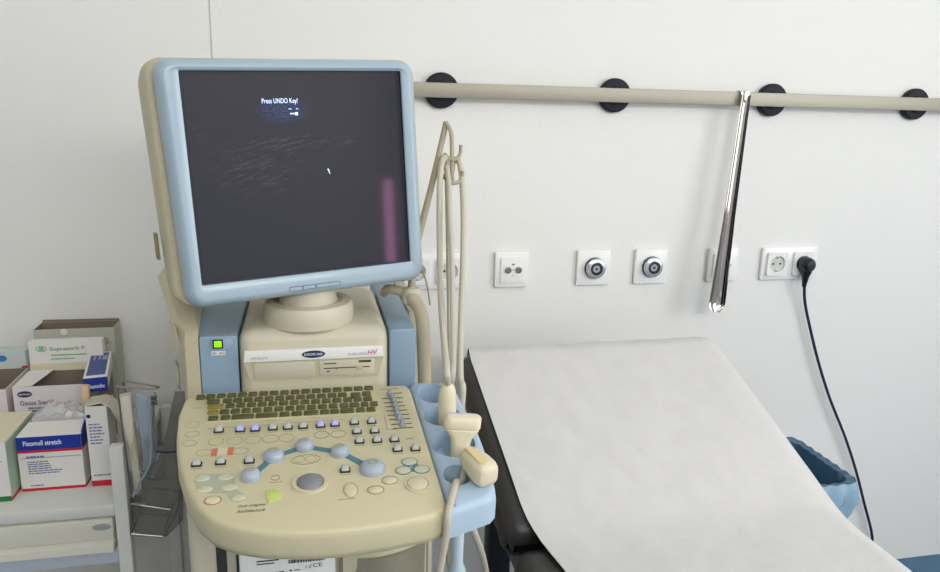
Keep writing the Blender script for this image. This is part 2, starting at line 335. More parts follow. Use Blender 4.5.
# wall covering: very fine woven relief
def weave(m):
    nt = m.node_tree; b = nt.nodes['Principled BSDF']
    tc = nt.nodes.new('ShaderNodeTexCoord'); mp = nt.nodes.new('ShaderNodeMapping'); mp.inputs['Scale'].default_value = (170, 170, 700)
    nz = nt.nodes.new('ShaderNodeTexNoise'); nz.inputs['Scale'].default_value = 1.0; nz.inputs['Detail'].default_value = 3
    bp = nt.nodes.new('ShaderNodeBump'); bp.inputs['Strength'].default_value = 0.32; bp.inputs['Distance'].default_value = 0.002
    nt.links.new(tc.outputs['Object'], mp.inputs['Vector']); nt.links.new(mp.outputs['Vector'], nz.inputs['Vector'])
    nt.links.new(nz.outputs['Fac'], bp.inputs['Height']); nt.links.new(bp.outputs['Normal'], b.inputs['Normal'])
weave(M_WALL)

# ultrasound picture shown by the screen: a dark field with faint echo bands
def screen_mat():
    m = bpy.data.materials.new('screen_glass'); m.use_nodes = True
    nt = m.node_tree; b = nt.nodes['Principled BSDF']
    b.inputs['Base Color'].default_value = lin((34, 34, 42)) + [1]
    b.inputs['Roughness'].default_value = 0.05
    b.inputs['Specular IOR Level'].default_value = 0.5
    N = nt.nodes.new; K = nt.links.new
    tc = N('ShaderNodeTexCoord'); sp = N('ShaderNodeSeparateXYZ'); K(tc.outputs['UV'], sp.inputs[0])
    def mth(op, a, bb=None):
        n = N('ShaderNodeMath'); n.operation = op
        for i, v in enumerate((a, bb)):
            if v is None: continue
            if isinstance(v, (int, float)): n.inputs[i].default_value = v
            else: K(v, n.inputs[i])
        return n.outputs[0]
    def blob(cx, cy, rx, ry):
        dx = mth('DIVIDE', mth('SUBTRACT', sp.outputs[0], cx), rx); dy = mth('DIVIDE', mth('SUBTRACT', sp.outputs[1], cy), ry)
        d = mth('ADD', mth('MULTIPLY', dx, dx), mth('MULTIPLY', dy, dy))
        return mth('MAXIMUM', mth('SUBTRACT', 1.0, d), 0.0)
    mp = N('ShaderNodeMapping'); mp.inputs['Rotation'].default_value = (0, 0, R(-15))
    K(tc.outputs['UV'], mp.inputs[0])
    mq = N('ShaderNodeMapping'); mq.inputs['Scale'].default_value = (4.5, 34, 1); K(mp.outputs[0], mq.inputs[0])
    nz = N('ShaderNodeTexNoise'); nz.inputs['Scale'].default_value = 2.2; nz.inputs['Detail'].default_value = 8; nz.inputs['Roughness'].default_value = 0.7
    K(mq.outputs[0], nz.inputs['Vector'])
    streak = mth('MAXIMUM', mth('MULTIPLY', mth('SUBTRACT', nz.outputs['Fac'], 0.52), 6.0), 0.0)
    area = mth('ADD', blob(0.30, 0.55, 0.26, 0.17), mth('MULTIPLY', blob(0.55, 0.66, 0.28, 0.06), 1.0))
    area = mth('ADD', area, mth('MULTIPLY', blob(0.06, 0.72, 0.05, 0.08), 0.5))
    echo = mth('MULTIPLY', mth('MULTIPLY', streak, area), 0.12)
    n3 = N('ShaderNodeTexNoise'); n3.inputs['Scale'].default_value = 110; K(tc.outputs['UV'], n3.inputs['Vector'])
    blue = mth('MULTIPLY', mth('MULTIPLY', blob(0.43, 0.815, 0.13, 0.07), mth('MAXIMUM', mth('MULTIPLY', mth('SUBTRACT', n3.outputs['Fac'], 0.40), 4.0), 0.0)), 0.38)
    c1 = N('ShaderNodeMix'); c1.data_type = 'RGBA'; c1.blend_type = 'ADD'; c1.inputs[0].default_value = 1
    base = N('ShaderNodeRGB'); base.outputs[0].default_value = lin((46, 46, 54)) + [1]
    ce = N('ShaderNodeCombineColor'); K(echo, ce.inputs[0]); K(mth('MULTIPLY', echo, 0.86), ce.inputs[1]); K(mth('MULTIPLY', echo, 0.84), ce.inputs[2])
    K(base.outputs[0], c1.inputs[6]); K(ce.outputs[0], c1.inputs[7])
    cb = N('ShaderNodeCombineColor'); K(mth('MULTIPLY', blue, 0.10), cb.inputs[0]); K(mth('MULTIPLY', blue, 0.25), cb.inputs[1]); K(blue, cb.inputs[2])
    c2 = N('ShaderNodeMix'); c2.data_type = 'RGBA'; c2.blend_type = 'ADD'; c2.inputs[0].default_value = 1
    K(c1.outputs[2], c2.inputs[6]); K(cb.outputs[0], c2.inputs[7])
    K(c2.outputs[2], b.inputs['Emission Color']); b.inputs['Emission Strength'].default_value = SCREEN_E
    return m
SCREEN_E = 0.55
M_SCREEN = screen_mat()
M_STXT = mat('screen_white_text', (210, 225, 255), 0.4, emit=(190, 215, 255), estr=1.0)
M_SBLU = mat('screen_blue_marks', (60, 110, 230), 0.4, emit=(70, 120, 240), estr=0.7)

# ------------------------------------------------------------------ room
X0, X1, Y0, H = -1.75, 2.25, -3.7, 2.55
def struct(o): o['kind'] = 'structure'; return o
b = MB(); b.box((X0, 0, -0.1), (X1, 0.1, H)); struct(b.build('wall_back', M_WALL))
b = MB(); b.box((X0, Y0, -0.1), (X1, 0, 0)); struct(b.build('floor', M_FLOOR))
b = MB(); b.box((X0 - 0.1, Y0 - .1, H), (X1 + 0.1, 0.1, H + 0.1)); struct(b.build('ceiling', M_CEIL))
b = MB(); b.box((X0 - 0.1, Y0, -0.1), (X0, 0.1, H)); struct(b.build('wall_left', M_WALL2))
VX0, VX1 = -0.6, 1.6
VZ0, VZ1 = 1.93, 2.48
WY0, WY1, WZ0, WZ1 = -2.95, -1.15, 0.85, 2.2
b = MB()
b.box((X0, Y0 - 0.1, -0.1), (VX0, Y0, H)); b.box((VX1, Y0 - 0.1, -0.1), (X1, Y0, H)); b.box((VX0, Y0 - 0.1, -0.1), (VX1, Y0, VZ0)); b.box((VX0, Y0 - 0.1, VZ1), (VX1, Y0, H))
struct(b.build('wall_front', M_WALL2))
b = MB()
for x in (VX0, (VX0 + VX1) / 2 - 0.03, VX1 - 0.06): b.box((x, Y0 - 0.08, VZ0), (x + 0.06, Y0 - 0.02, VZ1), 0.004)
for z in (VZ0, VZ1 - 0.06): b.box((VX0, Y0 - 0.08, z), (VX1, Y0 - 0.02, z + 0.06), 0.004)
struct(b.build('added_high_window', M_WHITE))  # added unseen high window, made up to let in front fill
b = MB(); b.box((2.068, Y0 + 0.001, 0.40), (2.135, Y0 + 0.012, 1.165), 0.002); struct(b.build('added_pink_glow', mat('pink_glow', (220, 170, 205), 0.5, emit=(236, 160, 214), estr=5.0)))  # added glowing strip, gives the screen its pink reflection
# right-hand wall with a window opening
b = MB()
b.box((X1, Y0, -0.1), (X1 + 0.1, WY0, H)); b.box((X1, WY1, -0.1), (X1 + 0.1, 0.1, H))
b.box((X1, WY0, -0.1), (X1 + 0.1, WY1, WZ0)); b.box((X1, WY0, WZ1), (X1 + 0.1, WY1, H))
struct(b.build('wall_right', M_WALL2))
b = MB()
for y in (WY0, (WY0 + WY1) / 2 - 0.03, WY1 - 0.06): b.box((X1 + 0.02, y, WZ0), (X1 + 0.08, y + 0.06, WZ1), 0.004)
for z in (WZ0, WZ1 - 0.06): b.box((X1 + 0.02, WY0, z), (X1 + 0.08, WY1, z + 0.06), 0.004)
struct(b.build('window_1', M_WHITE))
# wall-covering joint
b = MB(); b.box((-0.4505, -0.0008, 0.0), (-0.4482, 0.001, H)); struct(b.build('trim_1', M_SEAM))
b = MB(); b.box((X0, -3.55, 0.0), (X0 + 0.03, -1.95, 2.05), 0.005); struct(b.build('added_dark_panel_1', M_DARKPANEL))  # added unseen dark panel, for the dark stripe mirrored in the shoehorn
b = MB(); b.box((-1.65, Y0, 0.0), (-0.62, Y0 + 0.03, 1.9), 0.005); struct(b.build('added_dark_panel_2', M_DARKPANEL))  # second added dark panel for the same chrome reflection

# ------------------------------------------------------------------ wall rail and sockets
RZ = 1.2537
rail = thing('medical_rail', (0.0, 0.0, RZ), 'long brushed steel rail running across the wall on round black mounts', 'rail')
b = MB(); b.box((-0.14, -0.034, RZ - 0.0148), (1.62, -0.024, RZ + 0.0148), 0.0015); b.build('rail_bar', M_STEEL, rail)
def mount(x):
    b = MB(); Lm = Matrix.Translation((x, 0, RZ)) @ Matrix.Rotation(R(90), 4, 'X')
    b.lathe([(0.0355, 0), (0.0365, 0.004), (0.0360, 0.013), (0.033, 0.0165), (0.020, 0.018), (0.019, 0.0245)], n=40, L=Lm)
    return b.build('rail_mount', M_DISC, rail)
m0 = mount(0.0)
for i in range(1, 4):
    c = m0.copy(); COL.objects.link(c); c.parent = rail; c.location = (0.3823 * i, 0, 0)

PZ = 0.8708
def rounded_plate(b, x, z, hw, hh, y0, y1, r=0.006, bev=0.002, mi=0):
    b.prism([(x + u, z + v) for u, v in rrect(hw, hh, r, 4)], y0, y1, axis='y', bev=bev, mi=mi)

def ylathe(b, x, z, prof, n=28, mi=0):
    b.lathe(prof, n=n, mi=mi, L=Matrix.Translation((x, 0, z)) @ Matrix.Rotation(R(90), 4, 'X'))

# TV aerial socket
t = thing('television_socket', (0.1656, 0, PZ), 'square white wall plate with two small round grey aerial connectors', 'wall socket')
b = MB(); rounded_plate(b, 0.1656, PZ, 0.039, 0.041, -0.0095, 0.0, bev=0.003); b.build('socket_frame', M_SOCK, t)
b = MB(); rounded_plate(b, 0.1676, PZ, 0.0285, 0.030, -0.0125, -0.009, r=0.003, bev=0.001); b.build('socket_insert', M_SOCK, t)
for dx in (-0.0115, 0.0125):
    b = MB(); ylathe(b, 0.1676 + dx, PZ, [(0.0075, 0.0115), (0.0075, 0.015), (0.005, 0.0155), (0.0045, 0.0135), (0.0015, 0.0135), (0.0012, 0.015)]); b.build('aerial_connector', mat('aerial_metal', (140, 138, 130), 0.35, metal=0.6), t)
b = MB(); b.box((0.1646, -0.0134, PZ + 0.011), (0.1706, -0.012, PZ + 0.0145)); b.box((0.1666, -0.0132, PZ - 0.0015), (0.1686, -0.012, PZ + 0.0015)); b.box((0.1655, -0.0132, PZ - 0.0135), (0.1685, -0.012, PZ - 0.012), L=None); b.build('printed_mark', M_PRINT, t)

def eq_socket(x, label):
    t = thing('round_connector_socket', (x, 0, PZ), label, 'wall socket', 'round chrome connectors on square plates')
    b = MB(); rounded_plate(b, x, PZ, 0.0405, 0.0415, -0.009, 0.0, r=0.004, bev=0.003); b.build('socket_plate', M_SOCK, t)
    b = MB(); ylathe(b, x + 0.002, PZ, [(0.0245, 0.008), (0.0245, 0.014), (0.0225, 0.016)]); b.build('dark_collar', M_BLACK, t)
    b = MB(); ylathe(b, x + 0.002, PZ, [(0.0232, 0.014), (0.0236, 0.0185), (0.0220, 0.0215), (0.0160, 0.0240), (0.0148, 0.0240), (0.0142, 0.0225)]); b.build('chrome_ring', M_GREYCH, t)
    b = MB(); ylathe(b, x + 0.002, PZ, [(0.0144, 0.021), (0.0144, 0.0232), (0.0090, 0.0236), (0.0080, 0.0218), (0.0035, 0.0218), (0.0030, 0.0228)]); b.build('dark_centre', mat('dark_brown_socket', (44, 36, 36), 0.3), t)
    return t
eq_socket(0.3596, 'square white plate with round chrome connector next to the aerial socket')
eq_socket(0.5008, 'square white plate with round chrome connector nearer the hanging shoehorn')

def schuko(name, xs, label, face=True):
    xm = sum(xs) / len(xs); hw = 0.0400 + 0.0355 * (len(xs) - 1)
    t = thing(name, (xm, 0, PZ), label, 'wall socket', 'double power sockets on the wall')
    b = MB(); rounded_plate(b, xm, PZ, hw, 0.0405, -0.009, 0.0, bev=0.003); b.build('socket_frame', M_SOCK, t)
    for x in xs:
        b = MB()
        sq = []
        for i in range(64):
            a = 2 * PI * i / 64; k = min(0.0275 / max(abs(math.cos(a)), 1e-6), 0.0285 / max(abs(math.sin(a)), 1e-6), 0.0375); sq.append((x + k * math.cos(a), PZ + k * math.sin(a)))
        n = len(sq)
        ci = []
        for i in range(n):
            a = math.atan2(sq[i][1] - PZ, sq[i][0] - x); ci.append((x + 0.0200 * math.cos(a), PZ + 0.0200 * math.sin(a)))
        b.loops([[(u, -0.008, v) for u, v in sq], [(u, -0.0145, v) for u, v in sq], [(u, -0.0145, v) for u, v in ci], [(x + (u - x) * .96, -0.0092, PZ + (v - PZ) * .96) for u, v in ci]], cap0=False, cap1=False)
        ins = b.build('socket_insert', M_SOCK, t)
        b = MB(); ylathe(b, x, PZ, [(0.0193, 0.0085), (0.0193, 0.0098), (0.0002, 0.0098)]); w = b.build('socket_well', M_SOCKIN, t)
        for dx in (-0.0095, 0.0095):
            b = MB(); ylathe(b, x + dx, PZ, [(0.0027, 0.009), (0.0027, 0.0102), (0.0002, 0.0102)], n=12); b.build('pin_hole', M_BLACK, w)
        for s in (-1, 1):
            b = MB(); b.box((x - 0.003, -0.0130, PZ + s * 0.0165 - 0.0025), (x + 0.003, -0.0095, PZ + s * 0.0165 + 0.0025), 0.0008); b.build('earth_clip', M_GREYCH, w)
    return t
schuko('double_power_socket', (0.8285, 0.8995), 'double white power socket with a black plug in one half')
schuko('double_power_socket', (-0.049, 0.022), 'double white power socket behind the hanging probe cables')
# switch plate behind the shoehorn
t = thing('wall_switch', (0.686, 0, PZ), 'white wall switch plate half hidden behind the chrome shoehorn', 'wall switch')
b = MB(); rounded_plate(b, 0.686, PZ, 0.039, 0.0405, -0.0095, 0.0, bev=0.003); b.build('switch_frame', M_SOCK, t)
b = MB(); rounded_plate(b, 0.686, PZ, 0.0275, 0.0285, -0.0125, -0.009, r=0.003, bev=0.001); k = b.build('switch_rocker', M_SOCK, t)
b = MB(); ylathe(b, 0.702, PZ, [(0.0035, 0.012), (0.0035, 0.0145), (0.001, 0.0150)], n=14); b.build('switch_pin', M_SOCKIN, k)

# black plug and cord
pc = thing('power_cord', (0.8995, -0.01, PZ), 'black plug with dark blue cord hanging down the wall to the floor', 'power cord')
b = MB(); ylathe(b, 0.8995, PZ, [(0.0175, 0.0098), (0.0185, 0.014), (0.0185, 0.030), (0.0165, 0.038), (0.011, 0.043), (0.0002, 0.044)], n=28)
b.loops([[(0.8995 + w * u, -0.026 - 0.012 * math.sin(a) * s, PZ + z) for u, a in ((math.cos(2 * PI * i / 14), 2 * PI * i / 14) for i in range(14))] for w, z, s in ((0.0155, -0.004, 1.3), (0.0125, -0.018, 1.2), (0.0085, -0.03, 0.8), (0.006, -0.047, 0.5), (0.005, -0.055, 0.4))])
b.build('plug', M_BLACK, pc)
cp = [(0.8995, -0.026, PZ - 0.05)] + [(x, min(y, -0.012), z) for x, y, z in CORD[1:]] + [(1.275, -0.03, 0.006), (1.36, -0.10, 0.006)]
b = MB(); b.tube(cp, 0.0037, n=8, sm=6); b.build('cable', M_CORDB, pc)

# ------------------------------------------------------------------ shoehorn hanging on the rail
sh = thing('shoehorn', (0.677, -0.045, 1.25), 'long chrome shoehorn hanging by its hook from the steel rail', 'shoehorn')
top = Vector((0.677, -0.0405, 1.262)); bot = Vector((0.6435, -0.060, 0.772))
ax = (bot - top)
lp = []
N = 40
for i in range(N + 1):
    f = i / N
    p = top + ax * f
    w = 0.0105 + 0.0045 * min(1, f * 1.6) + 0.0065 * max(0, (f - 0.55) / 0.45) ** 1.2
    curl = 0.0042 + 0.0045 * f
    e = max(0.0, (f - 0.955) / 0.045)
    wf = math.sqrt(max(0.0, 1 - e * e * 0.86))
    th = 0.0012
    fr, bk = [], []
    for k in range(25):
        u = -1 + 2 * k / 24
        x = p.x + u * w * wf; y = p.y - curl * (u * u) * wf - 0.006 * e * e
        fr.append((x, y - th, p.z)); bk.append((x, y + th * 0.2, p.z))
    lp.append(fr + bk[::-1])
b = MB(); b.loops(lp); b.build('blade', M_CHROME, sh, smooth=50)
b = MB()
b.box((0.6665, -0.0425, 1.244), (0.6875, -0.0345, 1.2715), 0.0015)
b.box((0.6665, -0.0420, 1.2690), (0.6875, -0.0200, 1.2715), 0.001)
b.box((0.6665, -0.0222, 1.2540), (0.6875, -0.0200, 1.2715), 0.001)
b.build('hook', M_CHROME, sh)
# ------------------------------------------------------------------ ultrasound machine
um = thing('ultrasound_machine', (-0.28, -0.42, 0.0), 'cream and blue ultrasound scanner with tilted monitor and keyboard console', 'ultrasound machine')

# lower trunk, base and castors
b = MB(); b.box((-0.440, -0.66, 0.14), (-0.115, -0.14, 0.772), 0.014, 3); trunk = b.build('trunk', M_BEIGE, um)
b = MB(); b.prism([(-0.47, -0.80), (-0.09, -0.80), (-0.085, -0.12), (-0.475, -0.12)], 0.075, 0.15, bev=0.02, seg=3); b.build('base', M_BEIGE, um)
for cx in (-0.44, -0.12):
    for cy in (-0.75, -0.17):
        b = MB(); b.lathe([(0.012, -0.012), (0.036, -0.012), (0.0375, -0.008), (0.0375, 0.008), (0.036, 0.012), (0.012, 0.012)], n=24, L=Matrix.Translation((cx, cy, 0.0375)) @ Matrix.Rotation(R(90), 4, 'Y'))
        b.tube([(cx, cy, 0.05), (cx, cy, 0.085)], 0.012)
        b.build('caster', M_GREYDARK, um)
# dark recess strip on the trunk front and lower drawer
b = MB(); b.box((-0.405, -0.664, 0.45), (-0.392, -0.655, 0.76), 0.002); b.box((-0.380, -0.664, 0.45), (-0.376, -0.655, 0.76), 0.001); b.build('trunk_groove', M_GREYDARK, trunk)
b = MB(); b.box((-0.374, -0.690, 0.44), (-0.252, -0.655, 0.70), 0.004); lab = b.build('printer_front', M_WHITE, um)
F = frame((-0.374, -0.6903, 0.44), (1, 0, 0), (0, 0, 1))
def strip(b, u0, u1, v0, v1, h=0.0006): b.box((u0, v0, 0), (u1, v1, h), L=F)
F = F @ Matrix.Translation((-0.004, 0.0145, 0))
b = MB()
x = 0.066; random.seed(3)
while x < 0.112:
    w = random.choice((0.0006, 0.0012, 0.0018)); strip(b, x, x + w, 0.1835, 0.1885); x += w + random.choice((0.0007, 0.0012))
strip(b, 0.026, 0.054, 0.190, 0.1915); strip(b, 0.026, 0.048, 0.186, 0.1872)
strip(b, 0.028, 0.035, 0.171, 0.1722); strip(b, 0.037, 0.046, 0.1712, 0.1722); strip(b, 0.049, 0.060, 0.1718, 0.1732); strip(b, 0.067, 0.070, 0.1722, 0.174); strip(b, 0.073, 0.080, 0.1725, 0.1735)
strip(b, 0.038, 0.060, 0.165, 0.1664); strip(b, 0.03, 0.09, 0.150, 0.1512); strip(b, 0.03, 0.075, 0.145, 0.1462)
b.build('printed_label', M_BLK, lab)
text('CE', frame((-0.374 + 0.093, -0.6903, 0.44 + 0.1888), (1, 0, 0.05), (0, 0, 1)), 0.012, M_BLK, lab, height=0.0058)
text('1.2', frame((-0.374 + 0.083, -0.6903, 0.44 + 0.1882), (1, 0, 0.05), (0, 0, 1)), 0.008, M_BLK, lab, height=0.0045, shear=0.3)
b = MB(); b.lathe([(0.0035, 0), (0.0035, 0.0006)], c=(0.080, 0.176, 0), n=20, L=frame((-0.374, -0.6903, 0.44), (1, 0, 0), (0, 0, 1))); b.build('red_dot', M_RED, lab)
# pouch with folded papers under the console
b = MB()
lo, hi = [], []
for i in range(13):
    u = i / 12; x = -0.246 + 0.122 * u
    lo.append((x, -0.668 - 0.030 * math.sin(PI * u), 0.45)); hi.append((x, -0.668 - 0.026 * math.sin(PI * u), 0.628 + 0.012 * u))
bk = [(x, -0.664, z) for x, y, z in hi][::-1]; bl = [(x, -0.664, z) for x, y, z in lo][::-1]
b.loops([lo + bl, hi + bk], cap1=True); pouch = b.build('paper_pouch', M_POUCH, um)
b = MB()
for j, (dy, zt, xs) in enumerate(((0.006, 0.640, 0.0), (0.013, 0.632, 0.01), (0.019, 0.637, -0.004))):
    q0, q1 = [], []
    for i in range(13):
        u = i / 12; x = -0.240 + xs * .4 + 0.108 * u
        y = -0.672 - dy * math.sin(PI * u)
        q0.append((x, y, 0.47)); q1.append((x, y - 0.003 * math.sin(5 * u + j), zt + 0.012 * u + 0.004 * math.sin(4 * u + j)))
    r0 = [(x, y + 0.002, z) for x, y, z in q0][::-1]; r1 = [(x, y + 0.002, z) for x, y, z in q1][::-1]
    b.loops([q0 + r0, q1 + r1])
b.build('folded_paper', M_CARDC, pouch)

# tower behind the console (set back so that the console clears it)
TW = Matrix.Translation((0, 0.022, -0.0072))
b = MB(TW)
prof = [(-0.560, 0.78), (-0.562, 0.905), (-0.552, 0.917), (-0.525, 0.922), (-0.49, 0.928), (-0.45, 0.938), (-0.41, 0.952), (-0.37, 0.965), (-0.15, 0.97), (-0.13, 0.95), (-0.13, 0.78)]
b.loops([[(-0.4285 - 0.038 * min(1, max(0, (y + 0.552) / 0.17)), y, z) for y, z in prof],
         [(-0.447 - 0.062 * min(1, max(0, (y + 0.552) / 0.20)), y + (0.006 if y < -0.55 else 0), z - 0.002) for y, z in prof],
         [(-0.453 - 0.064 * min(1, max(0, (y + 0.552) / 0.20)), y + (0.016 if y < -0.55 else 0), z - 0.010) for y, z in prof]])
sc = b.build('side_cover', M_BEIGE_D, um, smooth=40)
# labels on the flared flank
def flank(y, z, dx=0.0006):
    return Vector((-0.453 - 0.064 * min(1, max(0, (y + 0.552) / 0.20)) - dx, y, z))
for (ya, yb, za, zb, m, nm) in ((-0.528, -0.47, 0.875, 0.915, M_RING, 'rating_plate'), (-0.528, -0.505, 0.822, 0.862, M_PRINT, 'side_vent'), (-0.525, -0.508, 0.828, 0.856, M_RING, 'vent_cover')):
    d = 0.0012 if nm != 'vent_cover' else 0.002
    b = MB(TW)
    q = [flank(ya, za), flank(yb, za), flank(yb, zb), flank(ya, zb)]
    o = Vector((-1, -0.28, 0)).normalized() * d
    b.loops([q, [p + o for p in q]]); b.build(nm, m, sc)
# blue front panels
b = MB(TW); b.prism([(-0.4280, -0.553), (-0.3775, -0.553), (-0.3775, -0.20), (-0.4650, -0.20), (-0.4650, -0.382)], 0.78, 0.910, bev=0.004); pl = b.build('blue_panel', M_BLUE, um)
b = MB(TW); b.box((-0.1635, -0.553, 0.78), (-0.1245, -0.20, 0.910), 0.004); b.build('blue_panel', M_BLUE, um)
b = MB(TW); b.box((-0.118, -0.42, 0.60), (-0.100, -0.18, 0.900), 0.004); b.build('rear_cover', M_BEIGE_D, um)
# power switch
SWF = TW @ frame((-0.4025, -0.5532, 0.8985), (1, 0, 0), (0, 0, 1))
b = MB(); b.prism(rrect(0.0150, 0.0085, 0.006, 5), 0, 0.0015, L=SWF @ Matrix.Translation((0.004, 0, 0)), bev=0.0006); b.build('switch_surround', M_GTXT, pl)
b = MB(); b.box((-0.0080, -0.0065, 0), (0.0060, 0.0065, 0.003), 0.0006, L=SWF); sw = b.build('power_switch', M_BLACK, pl)
b = MB(); b.box((-0.0058, -0.0042, 0.002), (0.0040, 0.0046, 0.0042), 0.0005, L=SWF); b.build('green_lamp', M_GLED, pl)
b = MB(); b.box((-0.0110, -0.0170, 0), (0.0085, -0.0110, 0.0006), L=SWF); b.build('switch_label', M_WHITE, pl)
text('ON · AUS', SWF @ Matrix.Translation((-0.0100, -0.0160, 0.0006)), 0.0175, M_BLK, pl, height=0.0040)
b = MB(TW); random.seed(9); x = -0.4130
while x < -0.384:
    w = random.uniform(0.002, 0.005); b.box((x, -0.5420, 0.9098), (x + w, -0.5395, 0.9103)); b.box((x, -0.5370, 0.9098), (x + w * .8, -0.5350, 0.9103)); x += w + 0.0012
b.build('fine_print', M_REDP, pl)

# beige drive bay
b = MB(TW); b.box((-0.3765, -0.5600, 0.78), (-0.1645, -0.30, 0.9165), 0.020, 5); bay = b.build('drive_bay', M_BEIGE, um)
BF = TW @ frame((-0.271, -0.5602, 0.8805), (1, 0, 0), (0, 0, 1))
b = MB(); b.prism([(-0.0985, -0.0085), (0.0985, -0.0085), (0.0965, 0.0085), (-0.0965, 0.0085)], 0, 0.004, L=BF, bev=0.001); b.build('name_strip', M_WHITE, bay)
NS = BF @ Matrix.Translation((0, 0, 0.004))
text('HITACHI', NS @ Matrix.Translation((-0.089, -0.0045, 0)), 0.023, M_GTXT, bay, height=0.0036)
b = MB(); b.lathe([(0.0165, 0), (0.0162, 0.0006)], n=40, sy=0.33, L=NS @ Matrix.Translation((-0.002, 0.0, 0))); b.build('oval_badge', mat('badge_navy', (22, 50, 84), 0.4), bay)
text('EUROPE 2000', NS @ Matrix.Translation((-0.002, -0.0015, 0.0007)), 0.0255, M_WTXT, bay, height=0.0034, align='CENTER', bold=0.01)
text('EUB-6500', NS @ Matrix.Translation((0.047, -0.0040, 0)), 0.026, M_GTXT, bay, height=0.0036)
text('HV', NS @ Matrix.Translation((0.0745, -0.0045, 0)), 0.0150, M_MAG, bay, height=0.0075, shear=0.3, bold=0.01)
# recessed drive faces below the strip
b = MB(); b.prism([(-0.0985, -0.0095), (0.0985, -0.0095), (0.0900, -0.0390), (-0.0900, -0.0390)], 0, 0.0012, L=BF); b.build('drive_surround', M_BEIGE_D, bay)
b = MB(); b.box((-0.0850, -0.0345, 0), (-0.0010, -0.0110, 0.0030), 0.001, L=BF); b.build('drive_door', mat('drive_grey_beige', (196, 190, 172), 0.5), bay)
b = MB(); b.box((0.0060, -0.0345, 0), (0.0850, -0.0110, 0.0030), 0.001, L=BF); fd = b.build('floppy_drive', M_BEIGE, bay)
b = MB()
for u0, u1, v0, v1 in ((0.012, 0.078, -0.0235, -0.0220), (0.012, 0.030, -0.0165, -0.0150), (0.062, 0.080, -0.0160, -0.0125), (0.016, 0.020, -0.0285, -0.0265), (0.030, 0.031, -0.0255, -0.0235)):
    b.box((u0, v0, 0.0028), (u1, v1, 0.0034), L=BF)
b.build('drive_slot', M_SLOT, fd)
b = MB(); b.box((0.058, -0.0265, 0.0028), (0.068, -0.0195, 0.0050), 0.0008, L=BF); b.build('eject_button', M_BEIGE_D, fd)

# swivel foot of the monitor
b = MB(); b.lathe([(0.060, -0.004), (0.0645, 0.000), (0.0660, 0.012), (0.0650, 0.025), (0.062, 0.030), (0.050, 0.0320), (0.047, 0.0300), (0.0425, 0.0300), (0.041, 0.036), (0.038, 0.075)], c=(-0.278, -0.480, 0.9075), n=48); b.build('swivel_foot', M_BEIGE, um)

# ------------------------------------------------------------------ monitor
ca, sa = math.cos(R(14.709)), math.sin(R(14.709)); cb, sb = math.cos(R(-3.342)), math.sin(R(-3.342)); cc, sc_ = math.cos(R(-2.205)), math.sin(R(-2.205))
Mm = (Matrix(((ca, -sa, 0), (sa, ca, 0), (0, 0, 1))) @ Matrix(((1, 0, 0), (0, cb, -sb), (0, sb, cb))) @ Matrix(((cc, 0, sc_), (0, 1, 0), (-sc_, 0, cc)))).to_4x4()
Mm.translation = Vector((-0.277, -0.531, 1.128))
BXC, BZC, BHW, BHH = -0.0045, -0.0080, 0.1735, 0.1600
def loop(hw, hh, r, y, cx=BXC, cz=BZC, n=8):   # the case narrows slightly towards its lower edge
    k = 0.0085 if hw > SHW + 0.01 else 0.0
    return [(cx + u + (k * (0.5 - v / (2 * hh)) if u < 0 else 0), y, cz + v) for u, v in rrect(hw, hh, r, n)]
SHW = 0.1470
b = MB(Mm)
SXC, SZC, SHW, SHH = -0.001, -0.0005, 0.1470, 0.1358
b.loops([loop(BHW - 0.004, BHH - 0.004, 0.018, 0.040), loop(BHW, BHH, 0.020, 0.034), loop(BHW, BHH, 0.020, 0.016), loop(BHW - 0.0012, BHH - 0.0012, 0.020, 0.008), loop(BHW - 0.0045, BHH - 0.0045, 0.018, 0.001), loop(BHW - 0.0095, BHH - 0.0095, 0.016, -0.0028), loop(BHW - 0.0125, BHH - 0.0125, 0.014, -0.0034),
         loop(SHW + 0.002, SHH + 0.002, 0.003, -0.0005, SXC, SZC), loop(SHW + 0.001, SHH + 0.001, 0.002, 0.000, SXC, SZC), loop(SHW, SHH, 0.002, 0.008, SXC, SZC)], cap0=True, cap1=False)
mon = b.build('monitor_bezel', M_BEZEL, um, smooth=60)
b = MB(Mm)
b.loops([loop(SHW + 0.0002, SHH + 0.0002, 0.002, 0.0015, SXC, SZC), loop(SHW + 0.0002, SHH + 0.0002, 0.002, 0.007, SXC, SZC), loop(SHW - 0.0035, SHH - 0.003, 0.002, 0.007, SXC, SZC), loop(SHW - 0.0035, SHH - 0.003, 0.002, 0.0055, SXC, SZC)], cap0=False, cap1=False)
b.build('bezel_shade_rim', M_RIMSHADE, mon)  # black rim painted in for shadow at the inner bezel
b = MB(Mm); q = [(SXC - SHW, 0.0065, SZC - SHH), (SXC + SHW, 0.0065, SZC - SHH), (SXC + SHW, 0.0065, SZC + SHH), (SXC - SHW, 0.0065, SZC + SHH)]
b.loops([[(x, 0.010, z) for x, y, z in q], q]); scr = b.build('screen', M_SCREEN, mon)
uv = scr.data.uv_layers.new(name='UVMap'); inv = Mm.inverted()
for lp_ in scr.data.loops:
    p = inv @ (scr.data.vertices[lp_.vertex_index].co + um.location)
    uv.data[lp_.index].uv = ((p.x - SXC + SHW) / (2 * SHW), (p.z - SZC + SHH) / (2 * SHH))
SF = Mm @ frame((0, 0.0065, 0), (1, 0, 0), (0, 0, 1))
text('Press UNDO Key!', SF @ Matrix.Translation((-0.0490, 0.0925, 0)), 0.0475, M_STXT, scr, height=0.0085, name='screen_text')
b = MB()
